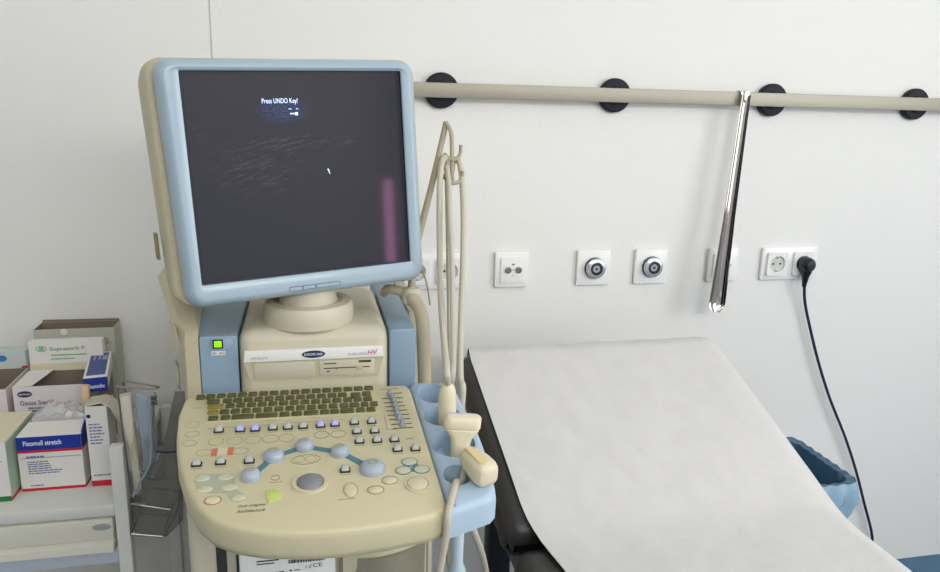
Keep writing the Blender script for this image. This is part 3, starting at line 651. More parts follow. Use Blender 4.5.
for (u0, v0, u1, v1) in ((-0.0145, 0.0865, -0.0105, 0.0873), (-0.0045, 0.0865, -0.0015, 0.0873), (-0.0130, 0.0800, -0.006, 0.0815), (-0.006, 0.0785, -0.0025, 0.0825)):
    b.box((u0, v0, 0.0003), (u1, v1, 0.0006), L=SF)
b.build('screen_key_icon', M_STXT, scr)
b = MB(); b.prism([(0.0325, 0.0045), (0.0350, -0.001), (0.0362, -0.0025), (0.0345, 0.0045), (0.0335, 0.006)], 0.0003, 0.0006, L=SF); b.build('screen_pointer', M_STXT, scr)
# menu buttons along the lower bezel
for u in (-0.027, -0.0085, 0.0105, 0.0275):
    b = MB(Mm)
    for (hw, hh, r, y0, y1) in ((0.0092, 0.0030, 0.0014, -0.0026, -0.0040),):
        b.prism([(u + a, -0.1555 + c) for a, c in rrect(hw, hh, r, 3)], y0, y1, axis='y')
    bt = b.build('menu_button_edge', M_EDGE, mon)
    b = MB(Mm); b.prism([(u + a, -0.1555 + c) for a, c in rrect(0.0084, 0.0022, 0.0011, 3)], -0.0026, -0.0044, axis='y'); b.build('menu_button', M_BEZEL, mon)
# housing behind the bezel
b = MB(Mm)
b.loops([loop(0.180, 0.160, 0.022, 0.030), loop(0.1850, 0.1625, 0.024, 0.036), loop(0.1870, 0.1635, 0.026, 0.06), loop(0.1850, 0.161, 0.028, 0.13), loop(0.178, 0.156, 0.03, 0.165), loop(0.15, 0.13, 0.03, 0.185), loop(0.14, 0.12, 0.03, 0.21)])
hou = b.build('monitor_housing', M_BEIGE_D, mon, smooth=50)
b = MB(Mm); b.box((-0.1945, 0.075, -0.108), (-0.190, 0.095, -0.072), 0.001); b.build('housing_vent', M_PRINT, hou)
b = MB(Mm); b.lathe([(0.036, -0.22), (0.034, -0.15)], c=(-0.003, 0.095, 0), n=32); b.build('tilt_neck', M_BEIGE, um)

# ------------------------------------------------------------------ control console
PF = frame((-0.28, -0.78, 0.80), (1, 0, 0), (0, math.cos(R(6)), math.sin(R(6))))
def offset_poly(poly, d):
    n = len(poly); out = []
    for i in range(n):
        p0, p1, p2 = Vector(poly[i - 1]), Vector(poly[i]), Vector(poly[(i + 1) % n])
        n1 = Vector((-(p1 - p0).y, (p1 - p0).x)).normalized(); n2 = Vector((-(p2 - p1).y, (p2 - p1).x)).normalized()
        m = (n1 + n2).normalized(); out.append(tuple(p1 + m * d / max(0.4, m.dot(n1))))
    return out
def resample(poly, step=0.012):
    out = []
    n = len(poly)
    for i in range(n):
        a, c = Vector(poly[i]), Vector(poly[(i + 1) % n]); k = max(1, int((c - a).length / step))
        for j in range(k): out.append(tuple(a.lerp(c, j / k)))
    return out
# the outline runs clockwise, so a positive offset points outward
PO = resample(PANEL_OUTLINE)
b = MB()
b.loops([[(x, y, h) for x, y in offset_poly(PO, d)] for h, d in ((-0.037, -0.004), (-0.034, -0.0005), (-0.026, 0.0012), (-0.0085, 0.0), (-0.0035, -0.0008), (-0.0011, -0.0024), (0.0, -0.0052))], L=PF)
con = b.build('control_console', M_CREAM, um, smooth=50)
# keyboard
b = MB(); b.prism([(-0.1365, 0.2295), (0.0925, 0.2285), (0.0950, 0.150), (-0.1325, 0.151)], 0, 0.0010, L=PF); kb = b.build('keyboard_bed', M_KEYBED, con)
for ri, row in enumerate(KEY_ROWS):
    for ki, (x0, x1, t) in enumerate(row):
        hh = 0.0053
        m = M_KEYY if (ki == 0 and ri in (2, 3)) else M_KEY
        if ri == 1 and ki == 13: t -= 0.0035; hh = 0.0068
        b = MB(); b.box((x0, t - hh - 0.0008, 0.0), (x1, t + hh - 0.0008, 0.0042), 0.0012, 2, L=PF, taper=0.95, taper_y=0.88)
        b.build('key', m, con)
# lever buttons
for (x, y, k) in PADDLES:
    b = MB(); b.box((x - 0.0062, y - 0.0048, 0.0), (x + 0.0062, y + 0.0042, 0.0022), 0.0008, L=PF); bs = b.build('button_base', M_BTNB, con)
    b = MB(); b.loops([[(x + u, y + v + dy, h) for u, v in rrect(hw, hv, min(hw, hv) * 0.5, 4)] for h, hw, hv, dy in ((0.0012, 0.0048, 0.0040, 0), (0.0042, 0.0044, 0.0036, 0.0004), (0.0066, 0.0030, 0.0020, 0.0016), (0.0074, 0.0020, 0.0010, 0.002))], L=PF)
    b.build('lever_button', M_BTNL if k == 'l' else M_BTN, con)
# rotary knobs joined by a teal band
b = MB()
for (a, c) in zip(KNOBS, KNOBS[1:]):
    d = Vector((c[0] - a[0], c[1] - a[1])).normalized(); nn = Vector((-d.y, d.x)) * 0.0042
    b.prism([(a[0] - nn.x, a[1] - nn.y), (c[0] - nn.x, c[1] - nn.y), (c[0] + nn.x, c[1] + nn.y), (a[0] + nn.x, a[1] + nn.y)], 0.0, 0.0008, L=PF)
b.build('teal_band', M_TEAL, con)
for (x, y, r) in [(x_, y_ - 0.003, r_) for x_, y_, r_ in KNOBS]:
    b = MB(); b.lathe([(r * 1.02, 0), (r * 1.03, 0.003), (r * 0.99, 0.0058), (r * 0.90, 0.0082), (r * 0.72, 0.0102), (r * 0.4, 0.0114), (0.0002, 0.0118)], c=(x, y, 0), n=32, L=PF); kn = b.build('rotary_knob', M_KNOB, con)
    b = MB(); b.ring((x, y, 0), r * 0.42, r * 0.30, r * 0.10, 0.0112, 0.0120, L=PF, n=20); b.build('printed_mark', M_PRINTF, kn)
# trackball
tx, ty, tr = TRACKBALL
b = MB(); b.ring((tx, ty, 0), tr * 1.36, tr * 1.42, tr * 0.30, -0.001, 0.0022, n=40, L=PF); b.build('trackball_ring', M_RING, con)
b = MB(); pf = [(tr * 1.0 * math.cos(a), -0.003 + tr * 0.72 * math.sin(a)) for a in [R(v) for v in range(-5, 90, 8)]] + [(0.0002, -0.003 + tr * 0.72)]
b.lathe(pf, c=(tx, ty, 0), n=36, L=PF, sx=1.05, sy=1.22); b.build('trackball', M_BALL, con)
# slider bank
b = MB()
for (x0, y0, x1, y1) in SLOTS: b.box((x0, (y0 + y1) / 2 - 0.0006, 0), (x1, (y0 + y1) / 2 + 0.0006, 0.0006), L=PF)
b.build('slider_slot', M_SLOT, con)
for (x, y) in SLIDERS:
    b = MB(); b.loops([[(x + u, y + v + dy, h) for u, v in rrect(hw, hv, 0.001, 3)] for h, hw, hv, dy in ((0.0, 0.0042, 0.0042, 0), (0.005, 0.0034, 0.0030, 0.0), (0.0085, 0.0018, 0.0012, 0.0008))], L=PF); b.build('slider', M_SLIDER, con)
# printed outlines
def mark(nm, m, *boxes):
    b = MB()
    for (x0, y0, x1, y1) in boxes: b.box((x0, y0, 0), (x1, y1, 0.0003), L=PF)
    b.build(nm, m, con)
for (x, y, rx, ry, k) in OVALS:
    b = MB(); b.ring((x, y, 0), rx, ry, 0.0009 if k == 'red' else 0.0006, 0.0, 0.0004, L=PF, n=26)
    b.build('printed_oval', {'dark': M_PRINT, 'faint': M_PRINTF, 'red': M_REDP}[k], con)
mark('printed_line', M_PRINT, (-0.128, 0.1355, -0.03, 0.1360)); mark('printed_line', M_PRINT, (-0.03, 0.1365, 0.045, 0.1370)); mark('printed_line', M_PRINT, (0.0285, -0.0395, 0.048, -0.0390))
mark('printed_line', M_PRINT, (0.098, 0.1034, 0.0985, 0.142)); mark('printed_line', M_PRINT, (0.098, 0.103, 0.111, 0.1034))
for (x, y, rx, ry, k) in PADS[6:9]:
    b = MB(); b.ring((x, y, 0), rx * 1.12, ry * 1.12, 0.0008, 0.0, 0.0009, L=PF, n=26); b.build('printed_oval', M_TEAL, con)
for (x, y, k) in PADDLES: mark('printed_line', M_PRINT, (x - 0.006, y - 0.0085, x + 0.006, y - 0.0079))
for (x, y) in ((0.103, 0.2165), (0.121, 0.2165), (0.124, 0.078), (-0.148, 0.192)): mark('printed_line', M_PRINTF, (x - 0.005, y - 0.0012, x + 0.005, y + 0.0012))
b = MB(); b.prism(MINT_AREA, 0, 0.0005, L=PF); b.build('tinted_area', M_MINTA, con)
b = MB(); t0, t1, t2 = [Vector(p) for p in TEAL]
for a, c in ((t0, t1), (t1, t2), (t0, t2)):
    d = (c - a).normalized(); nn = Vector((-d.y, d.x)) * 0.004
    b.prism([tuple(a - nn), tuple(c - nn), tuple(c + nn), tuple(a + nn)], 0, 0.0006, L=PF)
b.build('teal_triangle', M_TEAL, con)
for (x, y, rx, ry, k) in PADS:
    b = MB(); h = 0.0016 if k != 'cream' or rx < 0.01 else 0.003
    b.lathe([(1.0, 0), (0.98, h * 0.7), (0.86, h), (0.0002, h * 0.9)], c=(x, y, 0), n=28, sx=rx, sy=ry, L=PF) if k != 'lime' else b.prism([(x + u, y + v) for u, v in [(-rx, ry * .8), (rx * .3, ry), (rx, ry * .1), (rx * .8, -ry * .8), (-rx * .5, -ry), (-rx * .95, -ry * .2)]], 0, h, L=PF, bev=0.0006)
    b.build('soft_button', {'mint': M_MINT, 'lime': M_LIME, 'cream': M_PADC}[k], con)
b = MB(); b.ring((0.1203, -0.0228, 0), 0.0145, 0.0165, 0.002, 0, 0.0022, L=PF); b.build('button_ring', M_RING, con)
b = MB()
for (x, y, k) in TAG_SQUARES:
    if k == 'o': b.box((x - 0.0033, y - 0.0085, 0), (x + 0.0033, y + 0.0085, 0.0006), L=PF)
b.build('orange_tag', M_ORANGE, con)
b = MB(); x, y, k = TAG_SQUARES[1]; b.box((x - 0.0058, y - 0.0078, 0), (x + 0.0058, y + 0.0078, 0.0006), L=PF); b.build('white_tag', M_PADC, con)
b = MB(); b.ring((-0.0395, 0.0130, 0), 0.0050, 0.0052, 0.0006, 0, 0.0004, L=PF, n=16); b.box((-0.046, 0.004, 0), (-0.032, 0.0044, 0.0004), L=PF); b.build('printed_mark', M_PRINT, con)
text('Full Digital', PF @ Matrix.Translation((-0.0775, -0.0395, 0)), 0.0300, M_PRINT, con, height=0.0052, shear=0.3, bold=0.01)
text('Architecture', PF @ Matrix.Translation((-0.0785, -0.0480, 0)), 0.0300, M_PRINT, con, height=0.0052, shear=0.3, bold=0.01)

# ------------------------------------------------------------------ probe tray with four cups
HO_ = HOLDER_OUTLINE[:11] + [(0.2140, 0.003), (0.2110, -0.030), (0.2080, -0.0475), (0.2000, -0.0570), (0.1800, -0.0650), (0.1560, -0.0740), (0.1483, -0.0765)]
HO = resample(HO_, 0.008)
CUPS = [(0.1735, 0.1974, 0.0215, 0.0290), (0.1765, 0.1304, 0.0245, 0.0265), (0.1775, 0.0618, 0.0270, 0.0330), (0.1695, -0.0094, 0.0160, 0.0200)]
TH = 0.036
def tray():
    b = MB()
    b.loops([[(x, y, h) for x, y in offset_poly(HO, d)] for h, d in ((-0.040, -0.004), (-0.037, 0.0), (-0.011, 0.0), (-0.006, -0.0012), (-0.0022, -0.0040), (0.0, -0.0085))], L=PF)
    o = b.build('tray_tmp', M_TRAY, None, loc=(0, 0, 0))
    for i, (x, y, rx, ry) in enumerate(CUPS):
        c = MB(); c.lathe([(1.0, -0.034), (1.06, 0.01)], c=(x, y, 0), n=40, sx=rx, sy=ry, L=PF)
        if i == 3: pass
        k = c.build('cup_cutter', M_TRAY, None, loc=(0, 0, 0))
        md = o.modifiers.new('cup%d' % i, 'BOOLEAN'); md.object = k; md.operation = 'DIFFERENCE'; md.solver = 'EXACT'
    dg = bpy.context.evaluated_depsgraph_get()
    me = bpy.data.meshes.new_from_object(o.evaluated_get(dg))
    for x in [q for q in bpy.data.objects if q.name.startswith(('cup_cutter', 'tray_tmp'))]: bpy.data.objects.remove(x)
    for v in me.vertices: v.co -= um.location
    for p in me.polygons: p.use_smooth = True
    me.set_sharp_from_angle(angle=R(35)); me.name = 'probe_tray'
    t = bpy.data.objects.new('probe_tray', me); COL.objects.link(t); t.parent = um
    return t
tr_ = tray()
b = MB(); b.tube([(-0.118, -0.66, 0.775), (-0.108, -0.72, 0.765), (-0.10, -0.74, 0.77)], 0.012); b.build('tray_bracket', M_TRAY, um)
for (x, y) in ((-0.1035, -0.765),):
    b = MB(); b.lathe([(0.006, 0.060), (0.0065, 0.03), (0.0085, 0.026), (0.0075, -0.02), (0.011, -0.030), (0.012, -0.036), (0.010, -0.045), (0.004, -0.048)], c=(x, y, 0.685), n=18); b.build('cable_clip', mat('pale_blue_clip', (186, 204, 214), 0.4), um)

# ------------------------------------------------------------------ cable arm
b = MB(); b.tube([(-0.158, -0.40, 0.925), ARM_PATH[0]] + ARM_PATH[1:2] + [ARM_JOINT], 0.0075, sm=6); b.lathe([(0.012, -0.013), (0.0150, -0.009), (0.0150, 0.009), (0.012, 0.013)], c=ARM_JOINT, n=24); ab = b.build('arm_base', M_BEIGE, um)
b = MB(); b.tube(ARM_LOWER, 0.0105, sm=6, n=14); b.build('arm_elbow', M_CABLED, um)
b = MB(); b.tube(ARM_POLE, [0.0062, 0.0045], sm=4); arm = b.build('cable_arm', M_ARM, um)
b = MB(); b.tube(HANGER, 0.0035, sm=5, n=10); b.build('hanger_strap', M_CABLED, arm)
b = MB(); b.tube([(-0.068, -0.418, 1.117), (-0.058, -0.43, 1.108), (-0.046, -0.425, 1.106), (-0.0375, -0.42, 1.112), (-0.036, -0.42, 1.124)], 0.0032, sm=5, n=8)
b.tube([(-0.064, -0.41, 1.150), (-0.056, -0.416, 1.142), (-0.046, -0.414, 1.142), (-0.0385, -0.41, 1.150), (-0.0375, -0.41, 1.164)], 0.0030, sm=5, n=8); b.build('cable_hook', M_ARM, arm)
b = MB(); b.tube(THIN_WIRE, 0.0014, sm=5, n=6); b.build('thin_wire', M_ARM, arm)

# ------------------------------------------------------------------ probes held in the tray
def PW(x, y, h): return PF @ Vector((x, y, h))
# slim probe
pr = thing('ultrasound_probe', PW(0.182, 0.122, -0.03), 'slim cream ultrasound probe standing upright in the tray with cable rising from its top', 'ultrasound probe', 'ultrasound probes held by the blue tray')
b = MB(); c0 = PW(0.1800, 0.118, 0)
b.loops([[(c0.x + (t - 0) * 0.0 + r * math.cos(2 * PI * i / 24), c0.y + r * 0.95 * math.sin(2 * PI * i / 24), z) for i in range(24)] for z, r, t in ((c0.z - 0.030, 0.007, 0), (c0.z - 0.027, 0.0105, 0), (c0.z + 0.0, 0.0120, 0), (c0.z + 0.030, 0.0122, 0), (c0.z + 0.042, 0.0112, 0), (c0.z + 0.050, 0.0085, 0), (c0.z + 0.054, 0.0055, 0))])
b.build('probe_body', M_PROBE, pr)
b = MB(); b.tube([(c0.x, c0.y, c0.z + 0.050)] + CABLE_ONE[1:], 0.0047, sm=6, n=10); b.build('probe_cable', M_CABLE, pr)
b = MB(); b.tube([(c0.x + 0.004, c0.y + 0.002, c0.z + 0.050)] + CABLE_TWO[1:], 0.0040, sm=6, n=10); b.build('probe_cable', M_CABLE, pr)
# linear probe, head up
pr = thing('ultrasound_probe', PW(0.19, 0.055, -0.02), 'broad cream ultrasound probe with wide T-shaped head upward in the blue tray', 'ultrasound probe', 'ultrasound probes held by the blue tray')
c0 = PW(0.1835, 0.046, 0); tilt = Matrix.Translation(c0) @ Matrix.Rotation(R(6), 4, 'Y') @ Matrix.Rotation(R(-10), 4, 'X') @ Matrix.Rotation(R(-6), 4, 'Z')
b = MB()
b.loops([[(u, v, z) for u, v in rrect(hw, hv, min(hw, hv) * 0.8, 5)] for z, hw, hv in ((-0.030, 0.009, 0.008), (-0.01, 0.0115, 0.009), (0.004, 0.0118, 0.0092), (0.014, 0.0135, 0.0098), (0.020, 0.018, 0.0104), (0.0235, 0.0212, 0.0108), (0.0250, 0.0216, 0.0108), (0.0256, 0.0211, 0.0104), (0.0268, 0.0222, 0.0112), (0.0275, 0.0232, 0.0116), (0.0400, 0.0238, 0.0116), (0.0425, 0.0226, 0.0100), (0.0432, 0.021, 0.0085))], L=tilt)
b.build('probe_body', M_PROBE, pr, smooth=40)
b = MB(); b.loops([[(u, v, z) for u, v in rrect(hw, hv, hv * 0.8, 5)] for z, hw, hv in ((0.0425, 0.0205, 0.0075), (0.0440, 0.0200, 0.0065), (0.0445, 0.0185, 0.005))], L=tilt); b.build('probe_face', M_LENS, pr)
b = MB(); b.tube([tuple(tilt @ Vector((0, 0, -0.028))), (-0.094, -0.742, 0.745), (-0.088, -0.745, 0.72)] + CABLE_LOW[1:] + [(-0.034, -0.62, 0.42), (-0.045, -0.55, 0.42), (-0.066, -0.53, 0.50), (-0.072, -0.54, 0.60), (-0.064, -0.56, 0.72)] + CABLE_THREE[1:], 0.0046, sm=6); b.build('probe_cable', M_CABLE, pr)
# curved probe lying on the tray edge
pr = thing('ultrasound_probe', PW(0.195, -0.01, 0.0), 'stubby cream convex ultrasound probe with yellowish top resting on the corner of the blue tray', 'ultrasound probe', 'ultrasound probes held by the blue tray')
a3, c3 = PW(0.1835, 0.008, 0.0155), PW(0.1995, -0.0400, 0.0150)
D = (c3 - a3); Ld = D.length
fr3 = frame(a3, D, Vector((0, 0, 1)).cross(D))
b = MB()
lp = []
for f, w, h in ((-0.05, 0.004, 0.004), (0.0, 0.0085, 0.0085), (0.08, 0.0118, 0.0115), (0.30, 0.0132, 0.0135), (0.60, 0.0145, 0.0150), (0.85, 0.0145, 0.0152), (0.97, 0.0130, 0.0140), (1.03, 0.0115, 0.0115), (1.06, 0.006, 0.006)):
    lp.append([(f * Ld, u, v + 0.0005) for u, v in rrect(w, h, min(w, h) * 0.62, 6)])
b.loops(lp, L=fr3); b.build('probe_body', M_PROBE, pr, smooth=45)
b = MB(); b.loops([[(x, u, z) for x, u in ((0.16 * Ld, -0.0085), (0.88 * Ld, -0.0095), (0.94 * Ld, -0.004), (0.88 * Ld, 0.0015), (0.16 * Ld, -0.0005))] for z in (0.008, 0.0165)], L=fr3)
b.build('yellow_face', M_LENSY, pr, smooth=45)
b = MB(); b.tube([tuple(PW(0.1860, 0.004, 0.010)), tuple(PW(0.1745, -0.004, -0.018)), tuple(PW(0.1690, -0.016, -0.016)), tuple(PW(0.1640, -0.030, 0.0035))] + [(x, y - 0.012, z) for x, y, z in CABLE_HOLE[3:]] + [(-0.150, -0.79, 0.60), (-0.14, -0.73, 0.56), (-0.10, -0.70, 0.60)], 0.0043, sm=6); b.build('probe_cable', M_CABLE, pr)
# ------------------------------------------------------------------ examination couch
bed = thing('examination_couch', (0.28, -1.1, 0.0), 'black vinyl examination couch with raised backrest under white paper', 'examination couch')
BX0, BX1 = 0.002, 0.543
E22 = R(22); HY, HZ = -0.632, 0.606       # hinge line on the upholstery surface
TY, TZ = -0.236, 0.766                    # head end of the backrest surface
def cushion(name, pts, th):
    """upholstered slab: pts = (y, z) of the upper surface along the couch"""
    b = MB()
    lp = []
    n = len(pts)
    for i, (y, z) in enumerate(pts):
        a, c = pts[max(0, i - 1)], pts[min(n - 1, i + 1)]
        d = Vector((c[0] - a[0], c[1] - a[1])).normalized(); nv = Vector((d.y, -d.x))   # into the cushion
        if nv.y > 0: nv = -nv
        e = 0.022 if i in (0, n - 1) else (0.007 if i in (1, n - 2) else 0.0)
        sec = rrect((BX1 - BX0) / 2 - e * 0.6, th / 2 - e, 0.024, 6)
        lp.append([((BX0 + BX1) / 2 + u, y + nv.x * (th / 2 - v), z + nv.y * (th / 2 - v)) for u, v in sec])
    b.loops(lp); return b.build(name, M_VINYL, bed, smooth=50)
def lerp2(a, c, t): return (a[0] + (c[0] - a[0]) * t, a[1] + (c[1] - a[1]) * t)
T_, H_ = (TY, TZ), (HY + 0.004, HZ + 0.002)
cushion('backrest_cushion', [T_, lerp2(T_, H_, 0.02), lerp2(T_, H_, 0.06), lerp2(T_, H_, 0.3), lerp2(T_, H_, 0.6), lerp2(T_, H_, 0.94), lerp2(T_, H_, 0.98), H_], 0.075)
S0, S1 = (HY - 0.012, 0.600), (-2.00, 0.600)
cushion('seat_cushion', [S0, lerp2(S0, S1, 0.006), lerp2(S0, S1, 0.02), lerp2(S0, S1, 0.5), lerp2(S0, S1, 0.98), lerp2(S0, S1, 0.994), S1], 0.075)
b = MB()
for x in (0.05, 0.47): b.box((x, -1.95, 0.46), (x + 0.04, -0.30, 0.515), 0.004)
for y in (-1.95, -1.2, -0.66, -0.34): b.box((0.05, y, 0.46), (0.51, y + 0.04, 0.512), 0.004)
b.build('couch_frame', M_FRAMEB, bed)
b = MB(); b.tube([(0.07, -0.66, 0.515), (0.07, -0.36, 0.635)], 0.012); b.tube([(0.49, -0.66, 0.515), (0.49, -0.36, 0.635)], 0.012); b.tube([(0.28, -0.45, 0.50), (0.28, -0.36, 0.63)], 0.014); b.build('backrest_support', M_FRAMEB, bed)
for x in (0.07, 0.49):
    for y in (-0.32, -1.93):
        b = MB(); b.box((x - 0.022, y - 0.022, 0.0), (x + 0.022, y + 0.022, 0.47), 0.004); b.build('leg', M_FRAMEB, bed)

# paper strip: follows head edge, backrest, hinge and seat
ppts = [(-0.205, 0.700), (-0.212, 0.735), (-0.222, 0.757), (-0.240, 0.7675), (-0.262, 0.7595)]
for i in range(1, 29): ppts.append(lerp2((-0.262, 0.7595), (-0.585, 0.6290), i / 28))
ppts += [(-0.610, 0.6190), (-0.632, 0.6115), (-0.655, 0.6065), (-0.685, 0.6040)]
for i in range(1, 64): ppts.append((-0.685 - i * 0.02, 0.6030))
NX = 70
random.seed(5)
rows = []
for j, (y, z) in enumerate(ppts):
    f = (y + 0.24) / (-0.60 + 0.24)
    xl = 0.0165 + 0.0165 * max(0, min(1, f)) + (0.0 if y > -0.6 else min(0.024, (-0.6 - y) * 0.2))
    xr = 0.535 + 0.024 * max(0, min(1, f / 0.9)) - (0.0 if y > -0.62 else min(0.004, (-0.62 - y) * 0.04))
    inset = 0.012 if j < 3 else (0.007 if j == 3 else (0.002 if j == 4 else 0.0))
    xl += inset * 0.5; xr -= inset
    row = []
    for i in range(NX + 1):
        u = i / NX; x = xl + (xr - xl) * u
        p = Vector((x * 9, y * 9, 0.3)); q = Vector((x * 30, y * 22, 4.0))
        wv = 0.0020 * noise.noise(p) + 0.0013 * noise.noise(q) + 0.0026 * noise.noise(Vector((x * 16 + y * 11, y * 4 - x * 3, 9))) + 0.0010 * noise.noise(Vector((x * 40 + y * 24, y * 14, 3)))
        edge = min(u, 1 - u)
        wv = wv * min(1, edge * 12 + 0.25)
        droop = 0.0
        k = 1.0 - min(1.0, (min(x - BX0, BX1 - x)) / 0.024)
        if k > 0: droop = 0.010 * k * k
        # paper lifts slightly along its far corner
        row.append((x, y, z + 0.0032 + wv - droop * 0.6))
    rows.append(row)
b = MB()
V = [[b._v(p) for p in r] for r in rows]
for a, c in zip(V, V[1:]):
    for i in range(NX): b.face([a[i], a[i + 1], c[i + 1], c[i]])
W = [[b._v((p[0], p[1], p[2] - 0.0008)) for p in r] for r in rows]
for a, c in zip(W, W[1:]):
    for i in range(NX): b.face([c[i], c[i + 1], a[i + 1], a[i]])
for i in range(NX):
    b.face([V[0][i], W[0][i], W[0][i + 1], V[0][i + 1]]); b.face([V[-1][i], V[-1][i + 1], W[-1][i + 1], W[-1][i]])
for a in range(len(V) - 1):
    b.face([V[a][0], V[a + 1][0], W[a + 1][0], W[a][0]]); b.face([V[a][NX], W[a][NX], W[a + 1][NX], V[a + 1][NX]])
pp = b.build('couch_paper', M_PAPER, None, loc=(0.28, -1.0, 0.6), smooth=60)
tag(pp, 'wide white crepe paper sheet covering the black examination couch', 'paper sheet')

# ------------------------------------------------------------------ waste bin with blue liner
bx0, bx1, by0, by1, bz = 0.63, 0.912, -0.285, -0.045, 0.425
bin_ = thing('waste_bin', (0.77, -0.165, 0.0), 'pale waste bin lined with a blue plastic bag between couch and wall', 'waste bin')
def rect_loop(x0, x1, y0, y1, z, r=0.03, n=6): return [((x0 + x1) / 2 + u, (y0 + y1) / 2 + v, z) for u, v in rrect((x1 - x0) / 2, (y1 - y0) / 2, r, n)]
b = MB()
b.loops([rect_loop(bx0 + 0.03, bx1 - 0.03, by0 + 0.025, by1 - 0.025, 0.0), rect_loop(bx0 + 0.004, bx1 - 0.004, by0 + 0.004, by1 - 0.004, bz - 0.006), rect_loop(bx0 + 0.008, bx1 - 0.008, by0 + 0.008, by1 - 0.008, bz - 0.006), rect_loop(bx0 + 0.036, bx1 - 0.036, by0 + 0.03, by1 - 0.03, 0.012)], cap0=True, cap1=True)
b.build('bin_body', M_BIN, bin_)
def ring_pts(x0, x1, y0, y1, z, r=0.03, k=160):
    q = rrect((x1 - x0) / 2, (y1 - y0) / 2, r, 6); n = len(q); seg = [(Vector(q[(i + 1) % n]) - Vector(q[i])).length for i in range(n)]; T = sum(seg); out = []
    for m_ in range(k):
        s = T * m_ / k; i = 0
        while s > seg[i]: s -= seg[i]; i += 1
        p = Vector(q[i]).lerp(Vector(q[(i + 1) % n]), s / seg[i]); out.append(((x0 + x1) / 2 + p.x, (y0 + y1) / 2 + p.y, z))
    return out
def bag_loop(d, z, amp, ph, n=14):
    o = []
    base = ring_pts(bx0 - d, bx1 + d, by0 - d, by1 + d, z)
    for i, p in enumerate(base):
        c = Vector(((bx0 + bx1) / 2, (by0 + by1) / 2, z)); v = (Vector(p) - c); s = 1 + amp * math.sin(i * 0.85 + ph * 0.4) + amp * 0.9 * noise.noise(Vector((i * 0.33, ph * 0.5, 0)))
        o.append((c.x + v.x * s, c.y + v.y * s, z + 0.5 * amp * math.sin(i * 1.3 + ph * 2)))
    return o
b = MB()
b.loops([bag_loop(-0.050, 0.08, 0.006, 1), bag_loop(-0.036, 0.2, 0.010, 2), bag_loop(-0.024, 0.33, 0.008, 3), bag_loop(-0.015, bz - 0.02, 0.004, 3.5), bag_loop(-0.011, bz + 0.001, 0.003, 4), bag_loop(0.003, bz + 0.004, 0.003, 4.5), bag_loop(0.006, bz - 0.02, 0.010, 5.2)], cap0=True, cap1=False)
b.build('bin_liner', M_BAG_SHADE, bin_, smooth=60)
b = MB()
b.loops([bag_loop(0.0035, bz + 0.0045, 0.003, 4.5), bag_loop(0.008, bz - 0.012, 0.012, 5.2), bag_loop(0.010, bz - 0.035, 0.020, 6.1), bag_loop(0.006, bz - 0.055, 0.026, 6.8), bag_loop(0.002, bz - 0.080, 0.030, 7.4)], cap0=False, cap1=False)
b.build('liner_overhang', M_BAG_LIT, bin_, smooth=60)

# ------------------------------------------------------------------ trolley
ZS = 0.596
tro = thing('supply_trolley', (-0.79, -0.21, 0.0), 'white metal supply trolley with drawers carrying the dressing boxes', 'trolley')
TX0, TX1, TYF, TYB = -1.02, -0.5875, -0.421, -0.012
b = MB(); b.box((TX0, TYF, ZS - 0.020), (TX1, TYB, ZS), 0.003); b.build('top_shelf', M_TROL, tro)
b = MB(); b.box((TX0, TYF + 0.008, 0.488), (TX1, TYB, 0.5165), 0.002); b.build('cross_rail', M_TROLB, tro)
b = MB(); b.box((TX0, TYF + 0.004, 0.10), (TX1, TYB, 0.125), 0.003); b.build('bottom_shelf', M_TROL, tro)
b = MB(); b.box((TX0, TYB - 0.012, 0.125), (TX1, TYB, 0.575), 0.002); b.build('back_panel', M_TROL, tro)
b = MB(); b.box((TX0 + 0.002, TYF - 0.003, 0.537), (TX1 - 0.004, TYF + 0.02, 0.5735), 0.003); dr = b.build('drawer', M_DRAWER, tro)
b = MB(); b.prism([(TYF - 0.003, 0.537), (TYF - 0.012, 0.533), (TYF - 0.014, 0.522), (TYF - 0.004, 0.5175), (TYF + 0.02, 0.5175), (TYF + 0.02, 0.537)], TX0 + 0.002, TX1 - 0.004, axis='x', bev=0.001); b.build('drawer_grip', M_DRAWER, dr)
b = MB(); b.lathe([(0.014, 0), (0.0140, 0.0008), (0.0128, 0.0012)], n=28, sy=0.42, L=frame((-0.608, TYF - 0.0031, 0.5615), (1, 0, 0), (0, 0, 1))); b.build('grip_recess', M_RECESS, dr)
b = MB(); b.box((TX0 + 0.004, TYF + 0.02, 0.525), (TX1 - 0.006, TYB - 0.02, 0.565), 0.002); b.build('drawer_box', M_TROL, dr)
for x in (TX1 + 0.0105, TX0 - 0.0105):
    for y in (TYF + 0.006, TYB - 0.012):
        b = MB(); b.box((x - 0.0100, y - 0.0105, 0.07), (x + 0.0100, y + 0.0105, 0.695 if y < -0.2 else 0.6), 0.0012); b.build('post', M_TROL, tro)
        b = MB(); b.lathe([(0.008, -0.010), (0.029, -0.010), (0.031, -0.006), (0.031, 0.006), (0.029, 0.010), (0.008, 0.010)], n=20, L=Matrix.Translation((x, y, 0.031)) @ Matrix.Rotation(R(90), 4, 'Y')); b.tube([(x, y, 0.04), (x, y, 0.072)], 0.008); b.build('caster', M_GREYDARK, tro)

